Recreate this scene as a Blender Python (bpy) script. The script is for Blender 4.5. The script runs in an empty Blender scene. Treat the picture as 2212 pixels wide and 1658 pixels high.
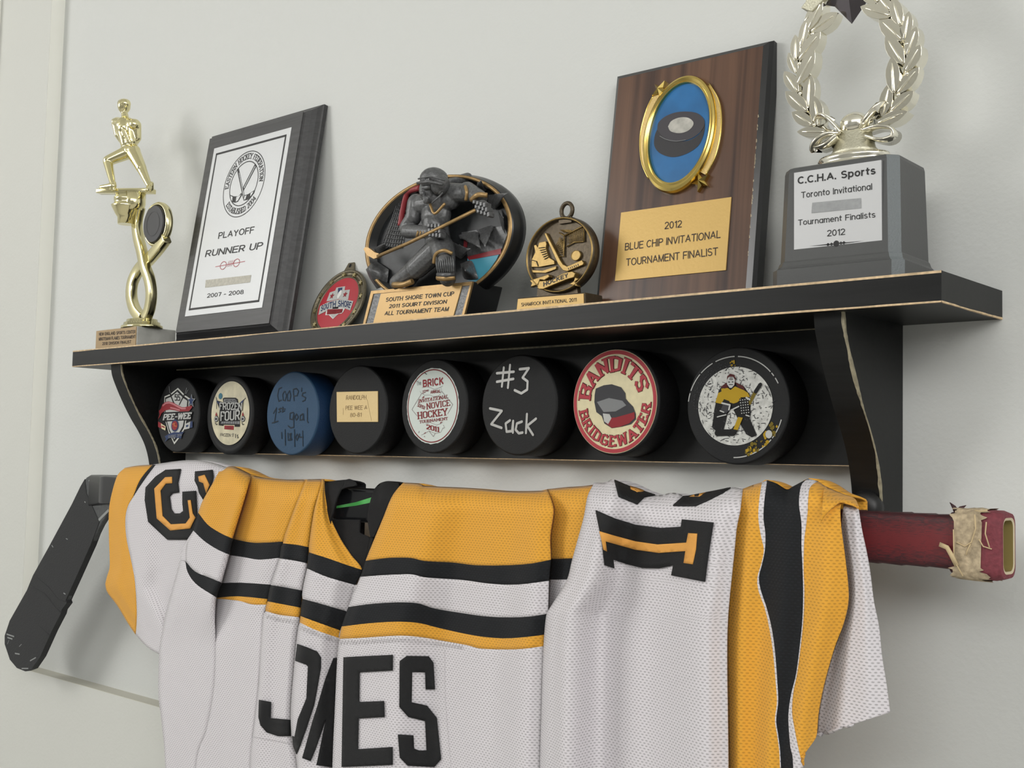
import bpy, bmesh, math, random
import numpy as np
from mathutils import Vector, Matrix, Euler

# ============================================================ camera, world, lights, exposure
SC = bpy.context.scene
COL = SC.collection
W, H, F = 2212, 1658, 2573.2
CAM = np.array([1.06217, -0.71004, -0.04261])
PAN, TILT, ROLL = -0.73487, 0.06635, 0.02295
_f = np.array([math.sin(PAN) * math.cos(TILT), math.cos(PAN) * math.cos(TILT), math.sin(TILT)])
_r = np.array([math.cos(PAN), -math.sin(PAN), 0.0])
_u = np.cross(_r, _f)
CR = math.cos(ROLL) * _r + math.sin(ROLL) * _u
CU = -math.sin(ROLL) * _r + math.cos(ROLL) * _u
CF = _f
cam = bpy.data.cameras.new('camera')
cam.sensor_fit = 'HORIZONTAL'; cam.sensor_width = 36.0; cam.lens = 36.0 * F / W
cam.clip_start = 0.02
camo = bpy.data.objects.new('camera', cam); COL.objects.link(camo)
M = Matrix(((CR[0], CU[0], -CF[0], CAM[0]), (CR[1], CU[1], -CF[1], CAM[1]), (CR[2], CU[2], -CF[2], CAM[2]), (0, 0, 0, 1)))
camo.matrix_world = M
SC.camera = camo

vs = SC.view_settings
vs.view_transform = 'Standard'; vs.look = 'None'; vs.exposure = 0.50; vs.gamma = 1.0; vs.use_curve_mapping = False

wd = bpy.data.worlds.new('daylight'); SC.world = wd; wd.use_nodes = True
bg = wd.node_tree.nodes['Background']
bg.inputs[0].default_value = (0.93, 0.97, 1.0, 1); bg.inputs[1].default_value = 0.3


def area(name, loc, target, sx, sy, power, col=(1, 1, 1)):
    l = bpy.data.lights.new(name, 'AREA'); l.shape = 'RECTANGLE'; l.size = sx; l.size_y = sy; l.energy = power; l.color = col
    o = bpy.data.objects.new(name, l); COL.objects.link(o); o.location = loc
    o.rotation_euler = (Vector(target) - Vector(loc)).to_track_quat('-Z', 'Y').to_euler()
    return o


area('window_daylight', (-1.9, -2.2, 0.95), (0.3, 0, 0), 1.6, 1.3, 41, (1.0, 0.985, 0.955))
area('window_daylight_right', (2.9, -1.7, 0.95), (0.7, 0, -0.1), 1.5, 1.3, 35, (1.0, 0.985, 0.965))
area('ceiling_daylight', (1.3, -2.3, 1.27), (0.6, -0.4, 0), 1.8, 1.2, 20, (1.0, 0.99, 0.975))


# ============================================================ measuring: photograph -> points on real planes
def ray(px, py):
    return CF + CR * ((px - W / 2) / F) - CU * ((py - H / 2) / F)


def PY(px, py, Y):
    d = ray(px, py); return CAM + d * ((Y - CAM[1]) / d[1])


def crop(s, ox, oy):
    return lambda *pts: [(ox + x / s, oy + y / s) for x, y in pts]


class Fr:
    """local frame of a thing: u across, v up, w out of the wall"""
    def __init__(s, O, yaw=0.0, lean=0.0):
        s.O = np.array(O, float); s.yaw = yaw; s.lean = lean
        cu, su, cl, sl = math.cos(yaw), math.sin(yaw), math.cos(lean), math.sin(lean)
        s.U = np.array([cu, su, 0]); n = np.array([su, -cu, 0]); z = np.array([0, 0, 1.0])
        s.V = z * cl - n * sl; s.N = n * cl + z * sl

    def uv(s, p, w=0.0):
        d = ray(*p); P0 = s.O + s.N * w
        X = CAM + d * (np.dot(P0 - CAM, s.N) / np.dot(d, s.N)) - s.O
        return (float(X @ s.U), float(X @ s.V))

    def uvs(s, pts, w=0.0):
        return [s.uv(p, w) for p in pts]

    def ell(s, pts, w=0.0):
        A = []
        P = np.array(s.uvs(pts, w)); m = P.mean(0); Q = (P - m) * 50
        A = np.stack([Q[:, 0] ** 2, Q[:, 1] ** 2, Q[:, 0], Q[:, 1]], 1)
        a, b, c, d = np.linalg.lstsq(A, np.ones(len(Q)), rcond=None)[0]
        cu, cv = -c / 2 / a, -d / 2 / b; k = 1 + a * cu * cu + b * cv * cv
        return (float(cu / 50 + m[0]), float(cv / 50 + m[1]), float(math.sqrt(k / a) / 50), float(math.sqrt(k / b) / 50))


def conic(fr, pts, w):
    P = np.array(fr.uvs(pts, w)); m = P.mean(0); Q = (P - m) * 50
    A = np.stack([Q[:, 0] ** 2, 2 * Q[:, 0] * Q[:, 1], Q[:, 1] ** 2, Q[:, 0], Q[:, 1]], 1); a, b, c, d, e = np.linalg.lstsq(A, np.ones(len(Q)), rcond=None)[0]
    K = np.array([[a, b], [b, c]]); c0 = -np.linalg.solve(K, [d, e]) / 2; k = 1 + c0 @ K @ c0; ev, V = np.linalg.eigh(K / k)
    return c0 / 50 + m, V @ np.diag(1 / np.sqrt(ev)) @ V.T / 50


def conic_pts(E, n): return [tuple(E[0] + E[1] @ np.array([math.cos(t), math.sin(t)])) for t in np.linspace(0, 2 * math.pi, n, endpoint=False)]


# ============================================================ materials
def srgb(h):
    h = h.lstrip('#'); o = []
    for i in (0, 2, 4):
        c = int(h[i:i + 2], 16) / 255
        o.append(c / 12.92 if c <= 0.04045 else ((c + 0.055) / 1.055) ** 2.4)
    return (*o, 1)


MATS = {}


def mat(name, col, rough=0.5, metal=0.0, bump=0.0, bscale=400, var=0.0, spec=0.5):
    if name in MATS: return MATS[name]
    m = bpy.data.materials.new(name); m.use_nodes = True; nt = m.node_tree; b = nt.nodes['Principled BSDF']
    b.inputs['Base Color'].default_value = srgb(col); b.inputs['Roughness'].default_value = rough
    b.inputs['Metallic'].default_value = metal; b.inputs['Specular IOR Level'].default_value = spec
    if bump or var:
        tc = nt.nodes.new('ShaderNodeTexCoord'); nz = nt.nodes.new('ShaderNodeTexNoise')
        nz.inputs['Scale'].default_value = bscale; nz.inputs['Detail'].default_value = 4
        nt.links.new(tc.outputs['Object'], nz.inputs['Vector'])
        if bump:
            bp = nt.nodes.new('ShaderNodeBump'); bp.inputs['Strength'].default_value = bump; bp.inputs['Distance'].default_value = 0.001
            nt.links.new(nz.outputs['Fac'], bp.inputs['Height']); nt.links.new(bp.outputs['Normal'], b.inputs['Normal'])
        if var:
            cr = nt.nodes.new('ShaderNodeValToRGB'); c = srgb(col)
            cr.color_ramp.elements[0].position = 0.3; cr.color_ramp.elements[1].position = 0.7
            cr.color_ramp.elements[0].color = (c[0] * (1 - var), c[1] * (1 - var), c[2] * (1 - var), 1)
            cr.color_ramp.elements[1].color = (min(1, c[0] * (1 + var)), min(1, c[1] * (1 + var)), min(1, c[2] * (1 + var)), 1)
            nt.links.new(nz.outputs['Fac'], cr.inputs['Fac']); nt.links.new(cr.outputs['Color'], b.inputs['Base Color'])
    MATS[name] = m
    return m


def wood(name, c0, c1, scale=(60, 60, 4), rough=0.35):
    m = bpy.data.materials.new(name); m.use_nodes = True; nt = m.node_tree; b = nt.nodes['Principled BSDF']; b.inputs['Roughness'].default_value = rough
    tc = nt.nodes.new('ShaderNodeTexCoord'); mp = nt.nodes.new('ShaderNodeMapping'); mp.inputs['Scale'].default_value = scale
    nz = nt.nodes.new('ShaderNodeTexNoise'); nz.inputs['Scale'].default_value = 1.0; nz.inputs['Detail'].default_value = 6; nz.inputs['Distortion'].default_value = 0.6
    cr = nt.nodes.new('ShaderNodeValToRGB'); cr.color_ramp.elements[0].position = 0.35; cr.color_ramp.elements[1].position = 0.68
    cr.color_ramp.elements[0].color = srgb(c0); cr.color_ramp.elements[1].color = srgb(c1)
    nt.links.new(tc.outputs['Object'], mp.inputs['Vector']); nt.links.new(mp.outputs['Vector'], nz.inputs['Vector'])
    nt.links.new(nz.outputs['Fac'], cr.inputs['Fac']); nt.links.new(cr.outputs['Color'], b.inputs['Base Color'])
    MATS[name] = m
    return m


def cloth(name, col, rough=0.75, hole=0.55, sx=0.0033, sz=0.0017, sheen=0.2):
    """knitted mesh jersey: staggered rows of short horizontal holes"""
    m = bpy.data.materials.new(name); m.use_nodes = True; nt = m.node_tree; N = nt.nodes; L = nt.links; b = N['Principled BSDF']
    b.inputs['Roughness'].default_value = rough
    b.inputs['Sheen Weight'].default_value = sheen
    tc = N.new('ShaderNodeUVMap'); tc.uv_map = 'UVMap'; sp = N.new('ShaderNodeSeparateXYZ'); L.new(tc.outputs['UV'], sp.inputs[0])

    def mth(op, a, bb=None, c=None):
        n = N.new('ShaderNodeMath'); n.operation = op
        for i, v in enumerate((a, bb, c)):
            if v is None: continue
            if isinstance(v, (int, float)): n.inputs[i].default_value = v
            else: L.new(v, n.inputs[i])
        return n.outputs[0]
    zr = mth('DIVIDE', sp.outputs['Y'], sz); row = mth('FLOOR', zr); fz = mth('FRACT', zr)
    off = mth('MULTIPLY', mth('MODULO', row, 2.0), 0.5)
    fx = mth('FRACT', mth('ADD', mth('DIVIDE', sp.outputs['X'], sx), off))
    dx = mth('DIVIDE', mth('ABSOLUTE', mth('SUBTRACT', fx, 0.5)), 0.30)
    dz = mth('DIVIDE', mth('ABSOLUTE', mth('SUBTRACT', fz, 0.5)), 0.26)
    d = mth('ADD', mth('MULTIPLY', dx, dx), mth('MULTIPLY', dz, dz))
    mr = N.new('ShaderNodeMapRange'); mr.inputs['From Min'].default_value = 0.5; mr.inputs['From Max'].default_value = 1.2
    L.new(d, mr.inputs['Value'])
    mx = N.new('ShaderNodeMix'); mx.data_type = 'RGBA'; c = srgb(col)
    mx.inputs[6].default_value = (c[0] * hole, c[1] * hole, c[2] * hole, 1); mx.inputs[7].default_value = c
    L.new(mr.outputs[0], mx.inputs['Factor']); L.new(mx.outputs[2], b.inputs['Base Color'])
    bp = N.new('ShaderNodeBump'); bp.inputs['Strength'].default_value = 0.35; bp.inputs['Distance'].default_value = 0.0008
    L.new(mr.outputs[0], bp.inputs['Height']); L.new(bp.outputs['Normal'], b.inputs['Normal'])
    MATS[name] = m
    return m


# ============================================================ mesh helpers
def union2d(v, f):
    """merge overlapping flat strokes into one clean flat sheet"""
    from mathutils.geometry import delaunay_2d_cdt
    g = []
    for q in f:
        P = [v[i] for i in q]; a = sum(P[i - 1][0] * P[i][1] - P[i][0] * P[i - 1][1] for i in range(len(P))); g.append(list(q) if a > 0 else list(q)[::-1])
    k = 1.0 / max(1e-9, max(max(abs(x), abs(y)) for x, y in v))
    V, _, T, _, _, of = delaunay_2d_cdt([Vector((x * k, y * k)) for x, y in v], [], g, 0, 1e-6, True)
    return [(p.x / k, p.y / k) for p in V], [list(t) for t, o in zip(T, of) if o]


class MB:
    def __init__(s): s.v = []; s.f = []; s.m = []; s.sm = []

    def add(s, vs, fs, mi=0, smooth=False):
        n = len(s.v); s.v += [tuple(map(float, x)) for x in vs]
        for f in fs: s.f.append([i + n for i in f]); s.m.append(mi); s.sm.append(smooth)

    # -- local (u,v,w) things: x=u, y=-w, z=v
    def poly(s, pts, w, mi=0):
        a = sum(pts[i - 1][0] * pts[i][1] - pts[i][0] * pts[i - 1][1] for i in range(len(pts)))
        if a < 0: pts = pts[::-1]
        s.add([(u, -w, v) for u, v in pts], [list(range(len(pts)))], mi)

    def prism(s, pts, w0, w1, mi=0, cap_mi=None):
        a = sum(pts[i - 1][0] * pts[i][1] - pts[i][0] * pts[i - 1][1] for i in range(len(pts)))
        if a < 0: pts = pts[::-1]
        n = len(pts); s.add([(u, -w1, v) for u, v in pts] + [(u, -w0, v) for u, v in pts], [], mi)
        b = len(s.v) - 2 * n
        s.f.append([b + i for i in range(n)]); s.m.append(mi if cap_mi is None else cap_mi); s.sm.append(False)
        s.f.append([b + n + i for i in reversed(range(n))]); s.m.append(mi); s.sm.append(False)
        for i in range(n):
            j = (i + 1) % n; s.f.append([b + i, b + n + i, b + n + j, b + j]); s.m.append(mi); s.sm.append(False)

    def box(s, u0, u1, v0, v1, w0, w1, mi=0):
        s.prism([(u0, v0), (u1, v0), (u1, v1), (u0, v1)], w0, w1, mi)

    def strip(s, A, B, mi=0, closed=False, smooth=True):
        n = len(A); fs = []
        for i in range(n if closed else n - 1):
            j = (i + 1) % n; fs.append([i, j, n + j, n + i])
        s.add(list(A) + list(B), fs, mi, smooth)

    def ring(s, e, k0, k1, w, mi=0, n=72):
        """flat annulus; k = absolute offset of the radius"""
        A = [(e[0] + (e[2] + k0) * math.cos(t), -w, e[1] + (e[3] + k0) * math.sin(t)) for t in np.linspace(0, 2 * math.pi, n, endpoint=False)]
        B = [(e[0] + (e[2] + k1) * math.cos(t), -w, e[1] + (e[3] + k1) * math.sin(t)) for t in np.linspace(0, 2 * math.pi, n, endpoint=False)]
        s.strip(A, B, mi, True, False)

    def disc(s, e, w, mi=0, n=72, k=0):
        s.poly([(e[0] + (e[2] + k) * math.cos(t), e[1] + (e[3] + k) * math.sin(t)) for t in np.linspace(0, 2 * math.pi, n, endpoint=False)], w, mi)

    def turn(s, e, prof, mi=0, n=72, smooth=True, caps=(True, True)):
        """solid of revolution about the w axis on an ellipse: prof = [(radius offset or scale, w)]"""
        rings = []
        for k, w in prof:
            rings.append([(e[0] + e[2] * k * math.cos(t), -w, e[1] + e[3] * k * math.sin(t)) for t in np.linspace(0, 2 * math.pi, n, endpoint=False)])
        base = len(s.v); s.v += [p for r in rings for p in r]
        for a in range(len(rings) - 1):
            for i in range(n):
                j = (i + 1) % n
                s.f.append([base + a * n + i, base + (a + 1) * n + i, base + (a + 1) * n + j, base + a * n + j][::-1]); s.m.append(mi); s.sm.append(smooth)
        if caps[0]: s.f.append([base + i for i in range(n)][::-1]); s.m.append(mi); s.sm.append(False)
        if caps[1]: s.f.append([base + (len(rings) - 1) * n + i for i in range(n)]); s.m.append(mi); s.sm.append(False)

    def lathe(s, c, prof, mi=0, n=40, sq=None, smooth=True):
        """about the z axis: prof = [(r,z)]; sq=(ax,ay) scales"""
        ax, ay = sq or (1, 1); base = len(s.v)
        for r, z in prof:
            for t in np.linspace(0, 2 * math.pi, n, endpoint=False): s.v.append((c[0] + ax * r * math.cos(t), c[1] + ay * r * math.sin(t), c[2] + z))
        for a in range(len(prof) - 1):
            for i in range(n):
                j = (i + 1) % n; s.f.append([base + a * n + i, base + a * n + j, base + (a + 1) * n + j, base + (a + 1) * n + i]); s.m.append(mi); s.sm.append(smooth)
        s.f.append([base + i for i in range(n)][::-1]); s.m.append(mi); s.sm.append(False)
        s.f.append([base + (len(prof) - 1) * n + i for i in range(n)]); s.m.append(mi); s.sm.append(False)

    def sweep(s, path, sect, mi=0, closed=False, smooth=True, up=(0, -1, 0), scale=None):
        """path: 3d points; sect: closed 2d section (a along side, b along up)"""
        P = [Vector(p) for p in path]; n = len(P); m = len(sect); base = len(s.v); upv = Vector(up)
        for i, p in enumerate(P):
            t = (P[(i + 1) % n] - P[i - 1]) if closed else (P[min(i + 1, n - 1)] - P[max(i - 1, 0)])
            t.normalize(); side = t.cross(upv)
            if side.length < 1e-6: side = t.cross(Vector((1, 0.01, 0)))
            side.normalize(); b = side.cross(t); k = scale[i] if scale else 1.0
            for x, y in sect: s.v.append(tuple(p + side * (x * k) + b * (y * k)))
        for i in range(n if closed else n - 1):
            j = (i + 1) % n
            for a in range(m):
                c = (a + 1) % m; s.f.append([base + i * m + a, base + i * m + c, base + j * m + c, base + j * m + a]); s.m.append(mi); s.sm.append(smooth)
        if not closed:
            s.f.append([base + a for a in range(m)][::-1]); s.m.append(mi); s.sm.append(False)
            s.f.append([base + (n - 1) * m + a for a in range(m)]); s.m.append(mi); s.sm.append(False)

    def tube(s, path, r, mi=0, n=8, closed=False, scale=None):
        s.sweep(path, [(r * math.cos(t), r * math.sin(t)) for t in np.linspace(0, 2 * math.pi, n, endpoint=False)], mi, closed, True, (0.02, -1, 0.03), scale)

    def ball(s, c, rad, mi=0, nu=20, nv=12, rot=None):
        rad = (rad, rad, rad) if isinstance(rad, (int, float)) else rad; base = len(s.v); R = rot.to_matrix() if rot else None
        for j in range(nv + 1):
            th = math.pi * j / nv
            for i in range(nu):
                ph = 2 * math.pi * i / nu; q = Vector((rad[0] * math.sin(th) * math.cos(ph), rad[1] * math.sin(th) * math.sin(ph), rad[2] * math.cos(th)))
                if R: q = R @ q
                s.v.append((c[0] + q.x, c[1] + q.y, c[2] + q.z))
        for j in range(nv):
            for i in range(nu):
                k = (i + 1) % nu; s.f.append([base + j * nu + i, base + (j + 1) * nu + i, base + (j + 1) * nu + k, base + j * nu + k]); s.m.append(mi); s.sm.append(True)

    def caps(s, p0, p1, r0, r1, mi=0, n=14):
        p0, p1 = Vector(p0), Vector(p1); d = p1 - p0; L = d.length; d.normalize()
        path = []; sc = []
        for a in np.linspace(-math.pi / 2, 0, 5)[0:]: path.append(p0 + d * (r0 * math.sin(a))); sc.append(max(r0 * math.cos(a), r0 * .05))
        for a in np.linspace(0, math.pi / 2, 5): path.append(p1 + d * (r1 * math.sin(a))); sc.append(max(r1 * math.cos(a), r1 * .05))
        a = d.orthogonal().normalized(); b = d.cross(a); base = len(s.v)
        for p, k in zip(path, sc):
            for t in np.linspace(0, 2 * math.pi, n, endpoint=False): s.v.append(tuple(p + a * (k * math.cos(t)) + b * (k * math.sin(t))))
        for i in range(len(path) - 1):
            for q in range(n):
                c = (q + 1) % n; s.f.append([base + i * n + q, base + i * n + c, base + (i + 1) * n + c, base + (i + 1) * n + q]); s.m.append(mi); s.sm.append(True)
        s.f.append([base + q for q in range(n)][::-1]); s.m.append(mi); s.sm.append(True)
        s.f.append([base + (len(path) - 1) * n + q for q in range(n)]); s.m.append(mi); s.sm.append(True)

    # -- flat strokes
    def stroke(s, pts, wd, w, mi=0, joint=True):
        v = []; f = []; s.ns = getattr(s, 'ns', 0) + 1

        def q(P): n = len(v); v.extend(P); f.append(list(range(n, n + len(P))))
        for a, b in zip(pts[:-1], pts[1:]):
            d = np.array(b) - np.array(a); L = np.hypot(*d)
            if L < 1e-9: continue
            n = np.array([-d[1], d[0]]) / L * wd / 2
            q([tuple(np.array(a) + n), tuple(np.array(a) - n), tuple(np.array(b) - n), tuple(np.array(b) + n)])
        for p in (pts if joint else pts[1:-1]): q([(p[0] + wd / 2 * math.cos(t), p[1] + wd / 2 * math.sin(t)) for t in np.linspace(0.1, 0.1 + 2 * math.pi, 10, endpoint=False)])
        if not f: return
        v, f = union2d(v, f); w += (s.ns % 24) * 6e-6
        s.add([(x, -w, y) for x, y in v], f, mi)

    def build(s, name, mats, parent=None, loc=None, bevel=0, seg=2, uv=False):
        me = bpy.data.meshes.new(name); me.from_pydata(s.v, [], s.f); me.update()
        for m in (mats if isinstance(mats, (list, tuple)) else [mats]): me.materials.append(m)
        me.polygons.foreach_set('material_index', s.m); me.polygons.foreach_set('use_smooth', s.sm)
        if uv:
            ul = me.uv_layers.new(name='UVMap'); co = np.array(s.uvc); li = np.empty(len(me.loops), int); me.loops.foreach_get('vertex_index', li)
            ul.data.foreach_set('uv', co[li].ravel())
        o = bpy.data.objects.new(name, me); COL.objects.link(o)
        if parent: o.parent = parent
        if loc is not None: o.location = loc
        if bevel:
            md = o.modifiers.new('bevel', 'BEVEL'); md.width = bevel; md.segments = seg; md.limit_method = 'ANGLE'; md.angle_limit = math.radians(40)
        return o


def tag(o, label, cat, group=None):
    o['label'] = label; o['category'] = cat
    if group: o['group'] = group
    return o


def thing(name, fr, label, cat, group=None):
    o = bpy.data.objects.new(name, None); COL.objects.link(o); o.empty_display_size = 0.02
    o.location = fr.O; o.rotation_euler = (-fr.lean, 0, fr.yaw)
    return tag(o, label, cat, group)


def struct(o):
    o['kind'] = 'structure'; return o


def fuse(mb, name, m, parent, voxel=0.0008, smooth=4, fac=0.5):
    """one continuous body out of overlapping limbs"""
    o = mb.build(name, m, parent)
    r = o.modifiers.new('remesh', 'REMESH'); r.mode = 'VOXEL'; r.voxel_size = voxel; r.use_smooth_shade = True
    s = o.modifiers.new('smooth', 'SMOOTH'); s.iterations = smooth; s.factor = fac
    bpy.context.view_layer.update()
    dg = bpy.context.evaluated_depsgraph_get(); me = bpy.data.meshes.new_from_object(o.evaluated_get(dg)); o.modifiers.clear()
    old = o.data; o.data = me; me.name = name; bpy.data.meshes.remove(old)
    for p in me.polygons: p.use_smooth = True
    return o


# ============================================================ lettering
GS = {  # plain grotesque letters: width; strokes of points and arcs (@cx,cy,rx,ry,from,to)
 'A': (.72, '0,0 .36,1 .72,0;.13,.34 .59,.34'), 'B': (.58, '0,0 0,1 .3,1 @.3,.76,.24,.24,90,-90 0,.52;.3,.52 @.32,.26,.28,.26,90,-90 0,0'), 'C': (.66, '@.36,.5,.36,.5,42,318'), 'D': (.64, '0,0 0,1 .28,1 @.28,.5,.36,.5,90,-90 0,0'),
 'E': (.56, '.56,1 0,1 0,0 .56,0;0,.52 .5,.52'), 'F': (.52, '.52,1 0,1 0,0;0,.5 .44,.5'), 'G': (.7, '@.36,.5,.36,.5,42,335 .69,.44 .42,.44'), 'H': (.62, '0,0 0,1;.62,0 .62,1;0,.52 .62,.52'), 'I': (0, '0,0 0,1'), 'J': (.46, '.46,1 .46,.25 @.23,.25,.23,.25,0,-175'),
 'K': (.6, '0,0 0,1;.58,1 0,.38;.2,.58 .6,0'), 'L': (.5, '0,1 0,0 .5,0'), 'M': (.72, '0,0 0,1 .36,0 .72,1 .72,0'), 'N': (.62, '0,0 0,1 .62,0 .62,1'), 'O': (.74, '@.37,.5,.37,.5,90,450'), 'P': (.56, '0,0 0,1 .3,1 @.3,.73,.27,.27,90,-90 0,.46'),
 'Q': (.74, '@.37,.5,.37,.5,90,450;.45,.25 .72,-.03'), 'R': (.6, '0,0 0,1 .3,1 @.3,.73,.27,.27,90,-90 0,.46;.28,.46 .6,0'), 'S': (.58, '@.29,.755,.26,.245,25,265 @.29,.255,.29,.255,85,-155'), 'T': (.6, '0,1 .6,1;.3,1 .3,0'), 'U': (.6, '0,1 0,.3 @.3,.3,.3,.3,180,360 .6,1'), 'V': (.66, '0,1 .33,0 .66,1'), 'W': (.95, '0,1 .24,0 .475,1 .71,0 .95,1'),
 'X': (.6, '0,0 .6,1;0,1 .6,0'), 'Y': (.64, '0,1 .32,.46 .64,1;.32,.46 .32,0'), 'Z': (.56, '0,1 .56,1 0,0 .56,0'), '0': (.54, '@.27,.5,.27,.5,90,450'), '1': (.25, '0,.76 .25,1 .25,0'), '2': (.54, '@.27,.73,.27,.27,170,-35 0,0 .54,0'), '3': (.54, '@.26,.755,.25,.245,150,-90 @.27,.255,.28,.255,90,-150'),
 '4': (.56, '.42,0 .42,1 0,.3 .56,.3'), '5': (.54, '.5,1 .08,1 .04,.5 @.27,.32,.28,.32,130,-150'), '7': (.52, '0,1 .52,1 .18,0'), '8': (.56, '@.28,.755,.23,.245,90,450;@.28,.255,.28,.255,90,450'), '-': (.3, '0,.4 .3,.4'), '.': (0, '0,0 0,.03'), ' ': (.2, ''),
 'a': (.5, '@.25,.36,.25,.36,90,450;.5,.72 .5,0'), 'e': (.5, '0,.38 .5,.38 @.25,.36,.25,.36,3,322'), 'f': (.3, '.3,1 .16,.92 .13,.72 .13,0;0,.7 .28,.7'), 'h': (.44, '0,0 0,1;0,.46 @.22,.48,.22,.24,180,0 .44,0'), 'i': (0, '0,0 0,.7;0,.94 0,1'), 'l': (0, '0,0 0,1'), 'm': (.76, '0,0 0,.72;0,.5 @.19,.5,.19,.22,180,0 .38,0;.38,.5 @.57,.5,.19,.22,180,0 .76,0'),
 'n': (.44, '0,0 0,.72;0,.46 @.22,.48,.22,.24,180,0 .44,0'), 'o': (.5, '@.25,.36,.25,.36,90,450'), 'p': (.5, '0,-.28 0,.72;@.25,.36,.25,.36,90,450'), 'r': (.26, '0,0 0,.72;0,.45 @.26,.45,.26,.27,180,85'), 's': (.42, '@.21,.54,.19,.18,25,265 @.21,.18,.21,.18,85,-155'), 't': (.28, '.12,.95 .12,.1 .28,.02;0,.7 .28,.7'), 'u': (.44, '0,.72 0,.24 @.22,.24,.22,.24,180,360;.44,.72 .44,0'), 'v': (.44, '0,.72 .22,0 .44,.72')}


def sans(t, bold=0.0):
    sw = .125 + bold * 1.7; v = []; f = []; x0 = sw / 2
    for ch in t:
        wd, st = GS[ch]
        for s in [z for z in st.split(';') if z]:
            P = []; curved = []
            for tok in s.split():
                if tok[0] == '@':
                    a = [float(q) for q in tok[1:].split(',')]; n = max(5, int(abs(a[5] - a[4]) / 18)); P += [(a[0] + a[2] * math.cos(math.radians(q)), a[1] + a[3] * math.sin(math.radians(q))) for q in np.linspace(a[4], a[5], n)]
                else: P.append(tuple(float(q) for q in tok.split(',')))
            P = [(x0 + x, sw / 2 + y * (1 - sw)) for x, y in P]
            for i, (a, b) in enumerate(zip(P[:-1], P[1:])):
                dx, dy = b[0] - a[0], b[1] - a[1]; L = math.hypot(dx, dy)
                if L < 1e-6: continue
                dx, dy = dx / L, dy / L; nx, ny = -dy * sw / 2, dx * sw / 2; e0 = sw / 2 if (i == 0 and abs(dx * dy) < .02) else 0; e1 = sw / 2 if (i == len(P) - 2 and abs(dx * dy) < .02) else 0
                n = len(v); v += [(a[0] + nx - dx * e0, a[1] + ny - dy * e0), (a[0] - nx - dx * e0, a[1] - ny - dy * e0), (b[0] - nx + dx * e1, b[1] - ny + dy * e1), (b[0] + nx + dx * e1, b[1] + ny + dy * e1)]; f.append([n, n + 1, n + 2, n + 3])
                if i:
                    n = len(v); v += [(a[0] + sw / 2 * math.cos(q), a[1] + sw / 2 * math.sin(q)) for q in np.linspace(0, 2 * math.pi, 8, endpoint=False)]; f.append(list(range(n, n + 8)))
        x0 += wd + sw + .10
    return union2d(v, f)


def cap(bold=0.0): return 1.0


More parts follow.
